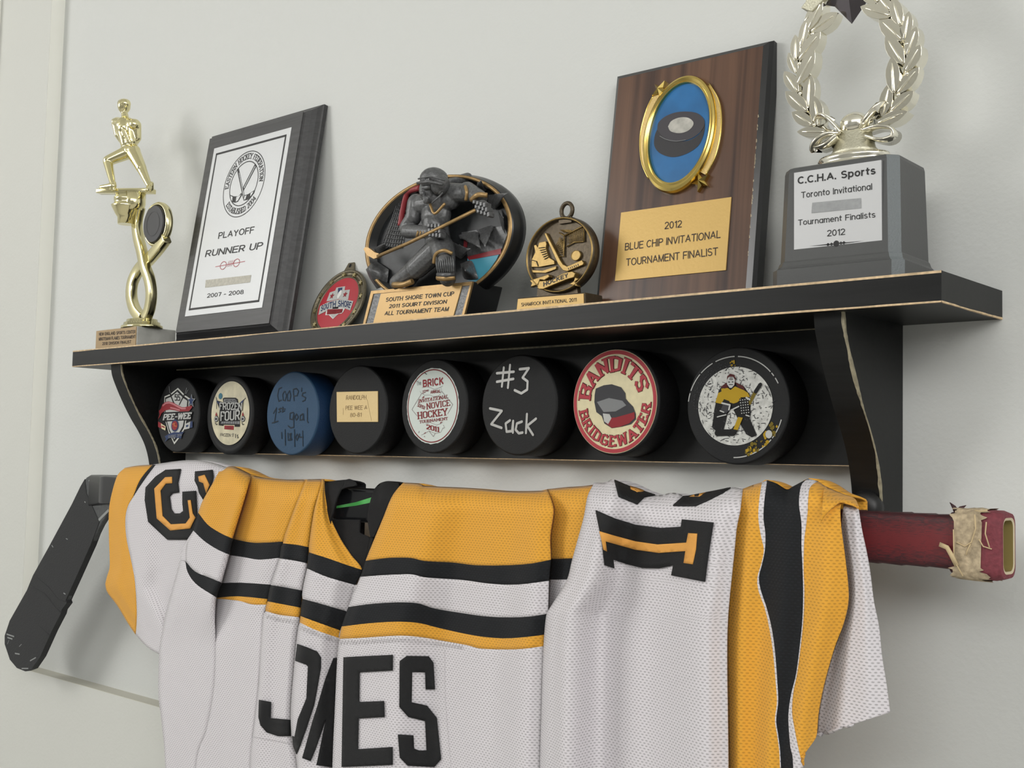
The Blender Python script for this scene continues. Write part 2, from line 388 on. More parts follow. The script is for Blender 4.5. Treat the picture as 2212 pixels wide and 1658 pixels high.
GL = {  # slab-serif capitals: width; strokes; serif feet
 'A': (.8, '.1,0 .4,1 .7,0;.22,.35 .58,.35', '.1,0 .7,0'), 'B': (.74, '.12,0 .12,1 .5,1 .63,.88 .63,.65 .5,.53 .12,.53;.5,.53 .66,.4 .66,.12 .52,0 .12,0', '.12,0 .12,1'),
 'C': (.7, '.62,.75 .5,1 .25,1 .1,.8 .1,.2 .25,0 .5,0 .62,.25', ''), 'D': (.74, '.12,0 .12,1 .42,1 .64,.8 .64,.2 .42,0 .12,0', '.12,0 .12,1'),
 'E': (.66, '.56,.8 .56,1 .12,1 .12,0 .58,0 .58,.2;.12,.52 .42,.52', '.12,0 .12,1'), 'F': (.64, '.56,.8 .56,1 .12,1 .12,0;.12,.52 .42,.52', '.12,0'),
 'G': (.72, '.62,.78 .5,1 .25,1 .1,.8 .1,.2 .25,0 .5,0 .62,.2 .62,.45 .4,.45', ''), 'H': (.76, '.12,0 .12,1;.62,0 .62,1;.12,.5 .62,.5', '.12,0 .12,1 .62,0 .62,1'),
 'I': (.36, '.18,0 .18,1', '.18,0 .18,1'), 'J': (.55, '.42,1 .42,.2 .3,0 .18,0 .08,.2', '.42,1'), 'K': (.74, '.12,0 .12,1;.58,1 .12,.42;.3,.6 .62,0', '.12,0 .12,1 .58,1 .62,0'),
 'L': (.62, '.12,1 .12,0 .56,0 .56,.22', '.12,1'), 'M': (.92, '.12,0 .12,1 .46,.3 .8,1 .8,0', '.12,0 .8,0'), 'N': (.78, '.12,0 .12,1 .64,0 .64,1', '.12,0 .64,1'),
 'O': (.74, '.25,0 .1,.2 .1,.8 .25,1 .48,1 .63,.8 .63,.2 .48,0 .25,0', ''), 'P': (.7, '.12,0 .12,1 .5,1 .63,.86 .63,.6 .5,.47 .12,.47', '.12,0'),
 'R': (.76, '.12,0 .12,1 .5,1 .63,.86 .63,.6 .5,.47 .12,.47;.38,.47 .66,0', '.12,0 .66,0'), 'S': (.7, '.6,.78 .5,1 .22,1 .1,.85 .1,.66 .22,.54 .48,.46 .6,.34 .6,.15 .48,0 .2,0 .1,.22', ''),
 'T': (.7, '.08,.8 .08,1 .62,1 .62,.8;.35,1 .35,0', '.35,0'), 'U': (.76, '.12,1 .12,.2 .27,0 .48,0 .63,.2 .63,1', '.12,1 .63,1'), 'V': (.74, '.08,1 .37,0 .66,1', '.08,1 .66,1'),
 'W': (1.0, '.07,1 .27,0 .5,.85 .73,0 .93,1', '.07,1 .93,1'), 'X': (.74, '.1,0 .64,1;.1,1 .64,0', ''), 'Y': (.74, '.08,1 .37,.48 .66,1;.37,.48 .37,0', '.08,1 .66,1 .37,0'), 'Z': (.68, '.1,.8 .1,1 .58,1 .1,0 .58,0 .58,.2', ''),
 '0': (.7, '.25,0 .1,.2 .1,.8 .25,1 .45,1 .6,.8 .6,.2 .45,0 .25,0', ''), '1': (.4, '.08,.8 .22,1 .22,0', '.22,0'), '2': (.68, '.1,.75 .22,1 .46,1 .58,.8 .58,.6 .1,0 .6,0', ''),
 '4': (.7, '.5,0 .5,1 .05,.28 .66,.28', '.5,0'), '5': (.68, '.58,1 .12,1 .1,.55 .45,.6 .6,.45 .6,.15 .45,0 .1,.05', ''), '-': (.5, '.08,.45 .42,.45', ''), ' ': (.45, '', ''), '#': (.7, '', '')}


def slab(t, sw=0.16, serif=True, sp=0.03):
    v = []; f = []; x0 = 0

    def q(p):
        n = len(v); v.extend(p); f.append(list(range(n, n + len(p))))
    for ch in t:
        wd, st, se = GL[ch]
        for s in [z for z in st.split(';') if z]:
            P = [tuple(map(float, a.split(','))) for a in s.split()]
            P = [(x0 + x, min(max(y, sw / 2), 1 - sw / 2)) for x, y in P]
            for a, b in zip(P[:-1], P[1:]):
                dx, dy = b[0] - a[0], b[1] - a[1]; L = math.hypot(dx, dy) or 1; th = sw * (0.62 + 0.38 * abs(dy) / L)
                nx, ny = -dy / L * th / 2, dx / L * th / 2; ex, ey = dx / L * sw * .28, dy / L * sw * .28
                q([(a[0] + nx - ex, a[1] + ny - ey), (a[0] - nx - ex, a[1] - ny - ey), (b[0] - nx + ex, b[1] - ny + ey), (b[0] + nx + ex, b[1] + ny + ey)])
        if serif:
            for p in se.split():
                x, y = map(float, p.split(',')); y0 = 0 if y < .5 else 1 - sw * .5; hw = sw * .5 + .09
                q([(x0 + x - hw, y0), (x0 + x + hw, y0), (x0 + x + hw, y0 + sw * .5), (x0 + x - hw, y0 + sw * .5)])
        x0 += wd + sp
    return union2d(v, f)


def put(mb, g, fr, Lp, Rp, Tp, w, mi=0, ch=None, uvin=False):
    """lettering g on a straight baseline Lp->Rp with cap top Tp (photo points measured on the plane w)"""
    v, f = g; L, R, T = [np.array(p if uvin else fr.uv(p, w)) for p in (Lp, Rp, Tp)]
    x0 = min(a for a, _ in v); x1 = max(a for a, _ in v); ch = ch or 1.0
    P = [L + (R - L) * ((x - x0) / (x1 - x0)) + (T - L) * (y / ch) for x, y in v]
    mb.add([(p[0], -w, p[1]) for p in P], f, mi)


def put_arc(mb, g, e, k0, k1, a0, a1, w, mi=0, ch=1.0):
    """lettering on an arc: baseline at radius*k0, cap top at radius*k1, from angle a0 to a1"""
    v, f = g; x0 = min(a for a, _ in v); x1 = max(a for a, _ in v); P = []
    for x, y in v:
        a = math.radians(a0 + (a1 - a0) * (x - x0) / (x1 - x0)); k = k0 + (k1 - k0) * y / ch
        P.append((e[0] + e[2] * k * math.cos(a), -w, e[1] + e[3] * k * math.sin(a)))
    mb.add(P, f, mi)


def star2(c, r, rot=90, k=0.42):
    return [(c[0] + (r if i % 2 == 0 else r * k) * math.cos(math.radians(rot + 36 * i)), c[1] + (r if i % 2 == 0 else r * k) * math.sin(math.radians(rot + 36 * i))) for i in range(10)]


def arcpts(e, a0, a1, n=24, k=1.0):
    return [(e[0] + e[2] * k * math.cos(math.radians(a)), e[1] + e[3] * k * math.sin(math.radians(a))) for a in np.linspace(a0, a1, n)]


# ============================================================ the room
m_wall = mat('wall_paint', '#cdcfcc', 0.55, bump=0.25, bscale=260)
m_frame = mat('frame_paint', '#cccdc7', 0.5, bump=0.2, bscale=260)
m_trim_return = mat('trim_and_lit_return_paint', '#f2f2ea', 0.4)  # white casing; on the recess return it stands for light falling there
m_ledge = mat('shaded_ledge_paint', '#c2c0b4', 0.6)  # darker tone: shade on the recess ledge put into the colour


def cube(name, x0, x1, y0, y1, z0, z1, m):
    b = MB(); b.box(x0, x1, z0, z1, -y1, -y0); return b.build(name, m)


struct(cube('wall_back', -0.36, 3.2, 0, 0.1, -0.304, 1.3, m_wall))
struct(cube('wall_left', -2.2, -0.36, -0.018, 0.1, -1.55, 1.3, m_frame))
struct(cube('wall_lower', -0.36, 3.2, -0.018, 0.1, -1.55, -0.304, m_frame))
struct(cube('lit_return', -0.3606, -0.3598, -0.0178, 0.0, -0.304, 1.3, m_trim_return))  # thin sheet over the recess return, its brightness painted in
struct(cube('shaded_ledge', -0.3598, 3.2, -0.0178, 0.0, -0.3042, -0.3034, m_ledge))  # thin sheet over the recess ledge, carrying the painted shade
struct(cube('trim_3', -0.60, -0.503, -0.030, -0.018, -1.55, 1.3, m_trim_return))
struct(cube('floor', -2.2, 3.2, -4.2, -0.018, -1.65, -1.55, mat('floor_carpet', '#c2c0bb', .95, bump=.4, bscale=300)))
m_room = mat('room_paint', '#dcddde', 0.8)
struct(cube('wall_front', -2.3, 3.3, -4.3, -4.2, -1.55, 1.3, m_room))
struct(cube('wall_right', 3.2, 3.3, -4.2, -0.018, -1.55, 1.3, m_room))
struct(cube('wall_side', -2.3, -2.2, -4.2, -0.018, -1.55, 1.3, m_room))
struct(cube('ceiling', -2.2, 3.2, -4.2, 0.0, 1.3, 1.4, mat('ceiling_paint', '#e4e4e0', 0.8)))

# ============================================================ wall shelf
ZT, ZB, YF = 0.06538, 0.04847, -0.0892
m_black = wood('black_painted_wood', '#101111', '#171818', (20, 300, 300), 0.42)
m_black.node_tree.nodes['Principled BSDF'].inputs['Specular IOR Level'].default_value = 0.26
m_bare = mat('bare_wood_edge', '#c9b08c', 0.7, var=0.25, bscale=300)
m_bare2 = mat('dull_worn_edge', '#8f8872', 0.7, var=0.3, bscale=300)
random.seed(3)
FS = Fr((0, 0, 0))
shelf = thing('wall_shelf', FS, 'long black painted wooden wall shelf with worn pale edges, holding trophies above hockey pucks', 'shelf')


def worn(mb, p0, p1, d1, d2, n1, n2, w1, w2, mi, seed, n=60, gap=0.0):
    rnd = random.Random(seed); p0, p1, d1, d2, n1, n2 = [np.array(a, float) for a in (p0, p1, d1, d2, n1, n2)]
    e = 0.00012
    for d, nn, w in ((d1, n1, w1), (d2, n2, w2)):
        if w <= 0: continue
        A = []; B = []; k = 1.0
        for i in range(n + 1):
            q = p0 + (p1 - p0) * i / n; k = min(1.25, max(0.55, k + rnd.uniform(-.22, .22)))
            A.append(q + (n1 + n2) * e); B.append(q + d * w * k + nn * e)
        mb.strip(A, B, mi, False, False)


b = MB(); xl, xr = -0.12698, 0.80842
b.box(xl, xr, ZB, ZT, 0, -YF)
worn(b, (xl, YF, ZB), (xr, YF, ZB), (0, 0, 1), (0, 1, 0), (0, -1, 0), (0, 0, -1), .0008, .0016, 1, 1)
worn(b, (xl, YF, ZT), (xr, YF, ZT), (0, 0, -1), (0, 1, 0), (0, -1, 0), (0, 0, 1), .0010, .0012, 1, 2)
worn(b, (xr, YF, ZB), (xr, 0, ZB), (0, 0, 1), (-1, 0, 0), (1, 0, 0), (0, 0, -1), .0009, .0012, 1, 3, 20)
worn(b, (xl, YF, ZB), (xl, 0, ZB), (0, 0, 1), (1, 0, 0), (-1, 0, 0), (0, 0, -1), .0006, .0012, 2, 4, 20)
b.build('top_board', [m_black, m_bare, m_bare2], shelf)
b = MB(); b.box(-0.0447, 0.7286, -0.0395, ZB - .0001, 0, 0.01535)
worn(b, (-.0447, -.01535, ZB - .0004), (.7286, -.01535, ZB - .0004), (0, 0, -1), (0, 0, -1), (0, -1, 0), (0, -1, 0), .0011, 0, 2, 5)
worn(b, (-.0447, -.01535, -.0395), (.7286, -.01535, -.0395), (0, 0, 1), (0, 1, 0), (0, -1, 0), (0, 0, -1), .0005, .0110, 1, 6)
b.build('back_board', [m_black, m_bare, m_bare2], shelf)


def catmull(P, n=8):
    P = [np.array(p, float) for p in P]; P = [2 * P[0] - P[1]] + P + [2 * P[-1] - P[-2]]; o = []
    for i in range(1, len(P) - 2):
        for t in np.linspace(0, 1, n, endpoint=False):
            a, b_, c, d = P[i - 1:i + 3]; o.append(0.5 * (2 * b_ + (c - a) * t + (2 * a - 5 * b_ + 4 * c - d) * t * t + (3 * b_ - a - 3 * c + d) * t ** 3))
    o.append(P[-2]); return [tuple(q) for q in o]


BC = catmull([(-.0795, ZB), (-.0776, .038), (-.071, .0235), (-.0625, .008), (-.0542, -.0054), (-.0445, -.019), (-.0365, -.033), (-.0315, -.048), (-.0291, -.0638), (-.0288, -.088)])
for x0, x1, side in ((-.0650, -.0447, 1), (.7286, .7475, 1)):
    b = MB(); prof = BC + [(0, -.088), (0, ZB)]; n = len(prof)
    b.add([(x1, y, z) for y, z in prof] + [(x0, y, z) for y, z in prof], [list(range(n)), list(range(n, 2 * n))[::-1]] + [[i, n + i, n + (i + 1) % n, (i + 1) % n] for i in range(n)])
    e = 0.00015; rnd = random.Random(int(x0 * 1000)); A = []; B = []; C2 = []; k = 1
    for y, z in BC:
        k = min(1.5, max(.4, k + rnd.uniform(-.3, .3))); A.append((x1 + e, y - e, z)); B.append((x1 + e, y + .0013 * k, z)); C2.append((x1 - .0012 * k, y - e, z))
    b.strip(A, B, 1, False, False); b.strip(A, C2, 1, False, False)
    b.build('bracket', [m_black, m_bare2], shelf)
b = MB(); q = PY(1880, 1096, -.030)
b.turn((0, 0, .0105, .0105), [(1, -.0008), (1, .003), (.93, .0055), (.75, .0075), (.4, .0085)], 0, 40); b.build('end_knob', mat('black_plastic', '#151516', 0.45), shelf, (.738, -.0289, q[2]))

# ============================================================ hockey pucks
m_rub = mat('black_rubber', '#1d1e1f', 0.6, spec=.22, bump=0.15, bscale=900)
m_rubside = mat('black_rubber_side', '#0f0f10', 0.6, spec=.2, bump=0.6, bscale=1200)
m_blue = mat('blue_rubber', '#2d4a66', 0.55, spec=.25, bump=0.15, bscale=900)
ink = {k: mat('ink_' + k, c, 0.55, spec=.2) for k, c in dict(white='#c9cac4', red='#8a2b31', navy='#2b3a5e', black='#161617', cream='#d3cba6', ice='#c6cfca', rose='#a94048', gold='#a98a1c', grey='#7d7f80', silver='#b4b5b2', darkred='#7c2a2e', maroon='#4a1c1c', teal='#3d6f80', orange='#b0623a', pink='#b8767a', bluegrey='#1c2833', dgrey='#3c3c3f', olive='#6e5f1e').items()}
PK = [(.0022, -.0014), (.0920, -.0025), (.1890, -.0019), (.2795, .0002), (.3730, .0018), (.4645, .0013), (.5552, .0022), (.6537, -.0021)]
PL = ['black puck with red ribbon, blue star and PEE-WEE crest, nearest the left bracket',
      'black puck with cream FROZEN FOUR truck sticker, second from the left bracket',
      'blue puck with handwritten first goal note, only blue one in the row',
      'plain black puck with small brass name plate across its face',
      'black puck with round white and red NOVICE HOCKEY tournament sticker',
      'black puck with silver handwriting #3 Zack',
      'black puck with large red and cream BANDITS BRIDGEWATER sticker',
      'black puck printed with a masked goalie in a gold sweater, beside the right bracket']
R_ = .0381; PE = (0, 0, R_, R_)
PF = []; PR = []
for i, (x, z) in enumerate(PK):
    fr = Fr((x, -.04075, z)); t = thing('hockey_puck', fr, PL[i], 'puck', 'hockey pucks in a row under the shelf'); PF.append(fr); PR.append(t)
    b = MB()
    if i == 1:
        prof = [(1, -.0240), (1, -.0012), (.985, 0.0), (.83, 0.0), (.815, -.0007)]
    elif i == 7:
        prof = [(1, -.0240), (1, -.0012), (.985, 0.0), (.965, 0.0)]
    else:
        prof = [(1, -.0240), (1, -.0012), (.985, 0.0), (.96, 0.0002)]
    prof = [(.97, -.0254)] + prof
    b.turn(PE, prof, 0, 96, True, (True, True))
    for k in range(len(b.f)):
        pass
    side = mat('blue_rubber_side', '#12355a', 0.55, bump=0.6, bscale=1200) if i == 2 else m_rubside
    face = m_blue if i == 2 else m_rub
    for k in range(len(b.f)):
        ws = [-b.v[q][1] for q in b.f[k]]
        b.m[k] = 0 if min(ws) > -.0015 else 1
    b.build('rubber_disc', [face, side], t)

I = lambda b, name, par, *ks: b.build(name, [ink[k] for k in ks], par)
w1, w2, w3, w4, w5 = .0006, .0008, .0010, .0012, .0014
# -- puck 1: shield crest
c = crop(8.725, 330, 800); f = PF[0]; b = MB()
U = lambda *p: f.uvs(c(*p), w1)
sh = U((215, 600), (222, 487), (335, 440), (345, 430), (475, 325), (585, 440), (600, 460), (700, 525), (690, 650), (660, 800), (600, 1100), (500, 1270), (405, 1390), (350, 1270), (300, 1170), (285, 1120), (240, 960), (215, 760))
b.poly(sh, w1, 0); m_ = np.mean(sh, 0); b.poly([tuple(m_ + (np.array(p) - m_) * .93) for p in sh], w2, 1); b.poly([tuple(m_ + (np.array(p) - m_) * .84) for p in sh], w3, 2)
b.stroke(U((335, 440), (400, 600), (420, 640)), .0016, w4, 1); b.stroke(U((610, 440), (560, 540), (510, 640)), .0016, w4, 1); b.stroke(U((310, 300), (325, 400), (340, 450)), .0007, w2, 3); b.stroke(U((640, 330), (615, 440)), .0008, w2, 3); b.stroke(U((665, 365), (630, 440)), .0006, w2, 3)
put(b, slab('55', .2, False), f, c((408, 570))[0], c((515, 575))[0], c((412, 440))[0], w4, 1)
rb = U((110, 920), (140, 830), (125, 760), (165, 720), (190, 640), (240, 595), (310, 580), (390, 600), (470, 645), (560, 690), (620, 690), (680, 670), (745, 660), (755, 690), (700, 760), (610, 785), (520, 775), (430, 750), (330, 735), (250, 750), (180, 800), (150, 860))
b.poly(rb, w4 + .0001, 4)
b.stroke(U((205, 660), (260, 615), (330, 605), (400, 630), (480, 675), (560, 715), (630, 715)), .0018, w4 + .0003, 5)
b.stroke(U((350, 700), (420, 715), (520, 745)), .0014, w4 + .0003, 5)
b.poly(U((165, 965), (725, 930), (755, 765), (480, 775), (200, 790)), w4 + .0002, 1)
put(b, slab('PEE-WEE', .25, False, .08), f, c((185, 945))[0], c((712, 915))[0], c((215, 812))[0], w4 + .0004, 2)
e1 = f.ell(c((355, 1010), (490, 1010), (425, 920), (425, 1150)), w4); b.disc(e1, w4 + .0003, 6); b.disc(e1, w4 + .0005, 4, k=-.0016); b.stroke(U((395, 1010), (440, 1000), (420, 1040), (470, 1050)), .0012, w4 + .0007, 7)
b.poly(star2(f.uv(c((728, 575))[0], w4), .0072), w4 + .0002, 2); b.poly(star2(f.uv(c((728, 575))[0], w4), .0060), w4 + .0004, 6)
b.poly(U((110, 960), (190, 1000), (185, 1100), (110, 1060)), w4, 4); b.poly(U((165, 995), (255, 1050), (250, 1130), (180, 1095)), w4 + .0002, 8); b.poly(U((615, 1010), (720, 960), (700, 1090), (612, 1110)), w4, 2); b.poly(U((715, 970), (760, 950), (760, 1070), (705, 1085)), w4 + .0001, 6)
b.poly(U((640, 1030), (685, 1020), (675, 1060), (640, 1065)), w4 + .0003, 6); b.stroke(U((190, 1050), (235, 1070)), .0015, w4 + .0004, 4)
bl = U((235, 1345), (260, 1280), (235, 1240), (320, 1190), (410, 1160), (500, 1165), (600, 1150), (565, 1200), (545, 1280), (470, 1265), (380, 1265), (310, 1280)); b.poly(bl, w4 + .0001, 6)
put(b, sans('QUEBEC 2014', .03), f, c((290, 1275))[0], c((545, 1235))[0], c((290, 1225))[0], w4 + .0003, 3, cap(.03))
I(b, 'crest_print', PR[0], 'white', 'black', 'silver', 'grey', 'red', 'pink', 'navy', 'orange', 'cream')
# -- puck 2: truck sticker
c = crop(8.7286, 440, 800); f = PF[1]; U = lambda *p: f.uvs(c(*p), 0.0)
st = MB(); e = f.ell(c((158, 800), (862, 760), (515, 215), (500, 1400), (250, 390), (790, 1150)), 0)
st.disc(e, .0002, 0); I2 = st.build('sticker', mat('parchment_sticker', '#c3bc9f', 0.45, var=0.2, bscale=90), PR[1])
b = MB(); w = .0005
b.disc(f.ell(c((288, 485), (360, 480), (325, 425), (325, 540)), 0), w, 0)
b.poly(U((370, 560), (370, 525), (400, 510), (610, 512), (650, 540), (660, 610), (380, 605)), w, 1); b.poly(U((390, 575), (395, 535), (600, 535), (630, 560), (640, 600), (395, 595)), w + .0002, 2)
put(b, sans('2017 CHICAGO', .02), f, c((400, 585))[0], c((625, 585))[0], c((402, 545))[0], w + .0004, 3, cap(.02))
b.poly(U((290, 1030), (310, 740), (245, 560), (380, 600), (735, 620), (720, 760), (690, 900), (690, 1060), (590, 1060), (590, 1025), (385, 1020), (380, 1045)), w, 1)
b.poly(U((335, 1000), (350, 960), (690, 955), (690, 1010)), w + .0002, 2)
for s, lv, mi in ((.30, .0003, 1), (.17, .0005, 4)):
    put(b, slab('FROZEN', s, False), f, c((295, 742))[0], c((718, 752))[0], c((300, 595))[0], w + lv, mi)
    put(b, slab('FOUR', s, False), f, c((312, 958))[0], c((680, 935))[0], c((320, 765))[0], w + lv, mi)
for k in range(7): b.stroke(U((390 + 42 * k, 960), (385 + 42 * k, 1005)), .0005, w + .0004, 3)
b.poly(U((400, 1035), (575, 1040), (570, 1120), (395, 1105)), w, 5); b.poly(U((440, 1055), (530, 1060), (528, 1100), (438, 1090)), w + .0002, 6)
for x in (245, 745):
    b.poly(U((x - 20, 850), (x, 780), (x + 25, 850)), w + .0001, 5); ee = f.ell(c((x - 40, 910), (x + 45, 910), (x, 855), (x, 970)), 0); b.disc(ee, w, 1); b.disc(ee, w + .0002, 4, k=-.0007); b.disc(ee, w + .0004, 3, k=-.0017)
    b.stroke(U((x - 20, 980), (x, 1020), (x + 20, 1010)), .0009, w, 3)
b.stroke(U((240, 505), (255, 560), (250, 720)), .0007, w, 3); b.stroke(U((795, 520), (760, 560), (740, 760)), .0007, w, 3); b.poly(U((245, 560), (300, 600), (290, 640)), w + .0001, 7); b.poly(U((690, 610), (765, 540), (735, 640)), w + .0001, 7)
put(b, sans('FROZEN 17', .0), f, c((310, 1240))[0], c((570, 1250))[0], c((310, 1180))[0], w, 3, cap(0.0)); b.stroke(U((610, 1200), (608, 1265)), .0009, w, 3); b.stroke(U((650, 1210), (640, 1230), (660, 1260), (645, 1270)), .0009, w, 3)
I(b, 'truck_print', PR[1], 'teal', 'black', 'grey', 'dgrey', 'silver', 'red', 'darkred', 'navy')
# -- puck 3: handwriting
c = crop(7.3733, 560, 800); f = PF[2]; w = .0005; b = MB(); hw = lambda *p: b.stroke(f.uvs(c(*p), w), .0011, w, 0)
for s in (((355, 270), (310, 290), (290, 400), (310, 490), (350, 470)), ((400, 330), (370, 380), (380, 470), (410, 480), (430, 400), (410, 330)), ((480, 320), (445, 380), (450, 480), (485, 480), (500, 400), (480, 320)), ((540, 300), (545, 400), (555, 480)), ((540, 300), (590, 285), (625, 330), (600, 400), (550, 410)), ((675, 280), (672, 330)), ((735, 350), (690, 360), (680, 400), (735, 430), (730, 470), (690, 490)),
          ((225, 680), (275, 595), (240, 830)), ((205, 835), (300, 805)), ((345, 600), (310, 615), (340, 650), (305, 665)), ((375, 580), (365, 660), (400, 640)), ((350, 605), (410, 612)),
          ((540, 665), (490, 680), (485, 770), (530, 780), (550, 680), (550, 900), (500, 915), (460, 880)), ((590, 690), (565, 740), (590, 790), (620, 740), (590, 690)), ((690, 690), (650, 720), (650, 790), (690, 780), (700, 690), (710, 790)), ((765, 600), (765, 800), (780, 830)),
          ((355, 985), (360, 1080)), ((410, 940), (415, 1190)), ((455, 1000), (460, 1110)), ((480, 1010), (510, 1000), (500, 1060), (520, 1100), (480, 1110), (500, 1060), (480, 1010)), ((560, 940), (565, 1210)), ((600, 1010), (580, 1060), (600, 1110), (625, 1050), (600, 1010)), ((640, 1010), (640, 1060), (700, 1060)), ((690, 960), (695, 1200))): hw(*s)
I(b, 'handwriting', PR[2], 'bluegrey')
# -- puck 4: brass plate
f = PF[3]; c = crop(7.3733, 560, 800); w = .001
m_plate = mat('brass_plate', '#d2b880', 0.42, 0.1, bump=0.1, bscale=500)
b = MB(); b.prism(f.uvs(c((1230, 340), (1886, 326), (1888, 818), (1236, 820)), w), .0002, w); pl = b.build('name_plate', m_plate, PR[3], bevel=.0002)
b = MB()
for s, a, z, t_ in (('RANDOLPH', (1380, 468), (1700, 462), (1385, 395)), ('PEE WEE A', (1370, 628), (1715, 620), (1375, 560)), ('80-81', (1445, 742), (1625, 735), (1448, 675))):
    put(b, sans(s, .0), f, c(a)[0], c(z)[0], c(t_)[0], w + .0002, 0, cap(0.0))
b.stroke(f.uvs(c((1720, 460), (1790, 800)), w), .0003, w + .0001, 0); b.stroke(f.uvs(c((1340, 600), (1340, 700)), w), .0004, w + .0001, 0)
b.build('engraving', mat('worn_engraving', '#8d7446', 0.5), pl)
# -- puck 5: tournament sticker
c = crop(8.7286, 870, 780); f = PF[4]; U = lambda *p: f.uvs(c(*p), 0)
e = f.ell(c((82, 860), (1070, 850), (580, 125), (570, 1565), (240, 330), (960, 1250)), 0); b = MB(); w = .0005
rnd = random.Random(5); b.poly([(e[0] + (e[2] + rnd.uniform(-.0005, .0001)) * math.cos(t), e[1] + (e[3] + rnd.uniform(-.0006, .0001)) * math.sin(t)) for t in np.linspace(0, 2 * math.pi, 90, endpoint=False)], .0003, 0)
stk = b.build('sticker', mat('white_sticker', '#c9d2cc', 0.5), PR[4])
b = MB(); b.ring(e, -.0012, -.0021, w, 0)
for s, P in (('BRICK', ((380, 495), (770, 440), (375, 350))), ):
    put(b, sans(s, .045), f, c(P[0])[0], c(P[1])[0], c(P[2])[0], w, 1, cap(.045))
put(b, sans('The', 0), f, c((262, 460))[0], c((350, 445))[0], c((255, 378))[0], w, 2, cap(0.0))
put(b, slab('22', .2), f, c((370, 610))[0], c((430, 590))[0], c((365, 555))[0], w, 0); put(b, slab('ND', .2, False), f, c((435, 575))[0], c((490, 565))[0], c((435, 538))[0], w, 0)
put(b, slab('ANNUAL', .2), f, c((520, 610))[0], c((718, 590))[0], c((515, 550))[0], w, 0)
put(b, slab('INVITATIONAL', .17), f, c((285, 790))[0], c((852, 700))[0], c((300, 715))[0], w, 0); put(b, slab('SUPER', .19), f, c((265, 850))[0], c((410, 912))[0], c((290, 790))[0], w, 0)
put(b, slab('NOVICE', .17), f, c((442, 910))[0], c((898, 840))[0], c((435, 790))[0], w, 0); put(b, slab('HOCKEY', .18), f, c((275, 1095))[0], c((860, 1015))[0], c((265, 960))[0], w, 0)
put(b, slab('TOURNAMENT', .17), f, c((312, 1172))[0], c((852, 1105))[0], c((308, 1115))[0], w, 0); put(b, slab('2011', .22), f, c((440, 1280))[0], c((695, 1340))[0], c((440, 1180))[0], w, 0)
b.stroke(U((360, 610), (180, 910), (280, 1030)), .0004, w, 3); b.stroke(U((740, 565), (950, 815), (855, 990)), .0004, w, 3); b.stroke(U((500, 1310), (585, 1420), (620, 1355)), .0004, w, 3)
for s in (((370, 500), (430, 480), (520, 490), (600, 530), (700, 500), (760, 465)), ((330, 570), (360, 600), (420, 640), (520, 635), (580, 665), (690, 650), (740, 570), (730, 500)), ((440, 1180), (520, 1150), (640, 1200), (720, 1180), (760, 1150)), ((355, 1390), (430, 1360), (500, 1310), (620, 1360), (720, 1340), (770, 1250)), ((770, 1200), (800, 1250), (760, 1265))): b.stroke(U(*s), .00025, w, 3)
b.poly(U((365, 690), (412, 650), (410, 690)), w, 0); b.poly(U((715, 1150), (760, 1130), (712, 1180)), w, 0); b.poly(U((395, 1370), (445, 1330), (440, 1355)), w, 0)
b.stroke(U((425, 222), (458, 245)), .0006, w, 4); b.stroke(U((320, 1320), (310, 1345)), .0006, w, 3); b.stroke(U((415, 1410), (422, 1425)), .0006, w, 3); b.stroke(U((85, 670), (95, 690)), .0005, w, 4)
b.build('sticker_print', [ink['darkred'], ink['red'], ink['grey'], mat('fine_line', '#7d6f70', .5), ink['black']], stk)
# -- puck 6: silver marker
c = crop(3.6867, 680, 700); f = PF[5]; b = MB(); w = .0005; U = lambda *p: f.uvs(c(*p), w)
for s in (((1505, 345), (1490, 495)), ((1555, 325), (1538, 505)), ((1450, 390), (1585, 378)), ((1450, 458), (1582, 435)), ((1632, 358), (1705, 350), (1655, 425)), ((1655, 425), (1695, 455), (1692, 520), (1645, 550), (1592, 525)),
          ((1395, 670), (1490, 690), (1405, 795), (1488, 825)), ((1555, 765), (1520, 790), (1528, 855), (1570, 850), (1580, 770)), ((1580, 770), (1578, 862)), ((1650, 775), (1610, 790), (1600, 840), (1625, 868), (1655, 862)), ((1690, 715), (1682, 865)), ((1762, 752), (1692, 808), (1738, 880))): b.stroke(U(*s), .0020, w, 0)
b.build('handwriting', mat('silver_marker', '#9c9c99', 0.4, 0.3), PR[5])
# -- puck 7: big round sticker
c = crop(6.91, 1230, 745); f = PF[6]; U = lambda *p: f.uvs(c(*p), 0)
e = f.ell(c((72, 800), (1305, 850), (650, 75), (720, 1605), (230, 330), (1130, 1400)), 0); b = MB(); w = .0006
b.disc(e, .0003, 0); b.ring(e, -.0004, -.0031, w, 1)
stk = b.build('sticker', [mat('cream_sticker', '#d2c8a0', 0.45, var=0.06, bscale=200), ink['rose']], PR[6])
b = MB(); aA = lambda q: math.degrees(math.atan2((f.uv(c(q)[0])[1] - e[1]) / e[3], (f.uv(c(q)[0])[0] - e[0]) / e[2])) % 360
aB0, aB1, aR0, aR1 = aA((290, 830)), aA((1080, 690)), aA((215, 960)), aA((1160, 850))
aB1 = aB1 if aB1 < 180 else aB1 - 360
for s, lv, mi, gr in ((.255, .0, 0, .010), (.20, .0003, 1, 0)):
    put_arc(b, slab('BANDITS', s, True, .10), e, .57 - gr, .875 + gr, aB0 + gr * 40, aB1 - gr * 40, w + lv, mi)
    put_arc(b, slab('BRIDGEWATER', s, True, .12), e, .875 + gr, .655 - gr, aR0 - gr * 40, aR1 + gr * 40, w + lv, mi)
I(b, 'lettering', stk, 'maroon', 'rose')
b = MB()   # plain patch of the same size and colours where the mascot was
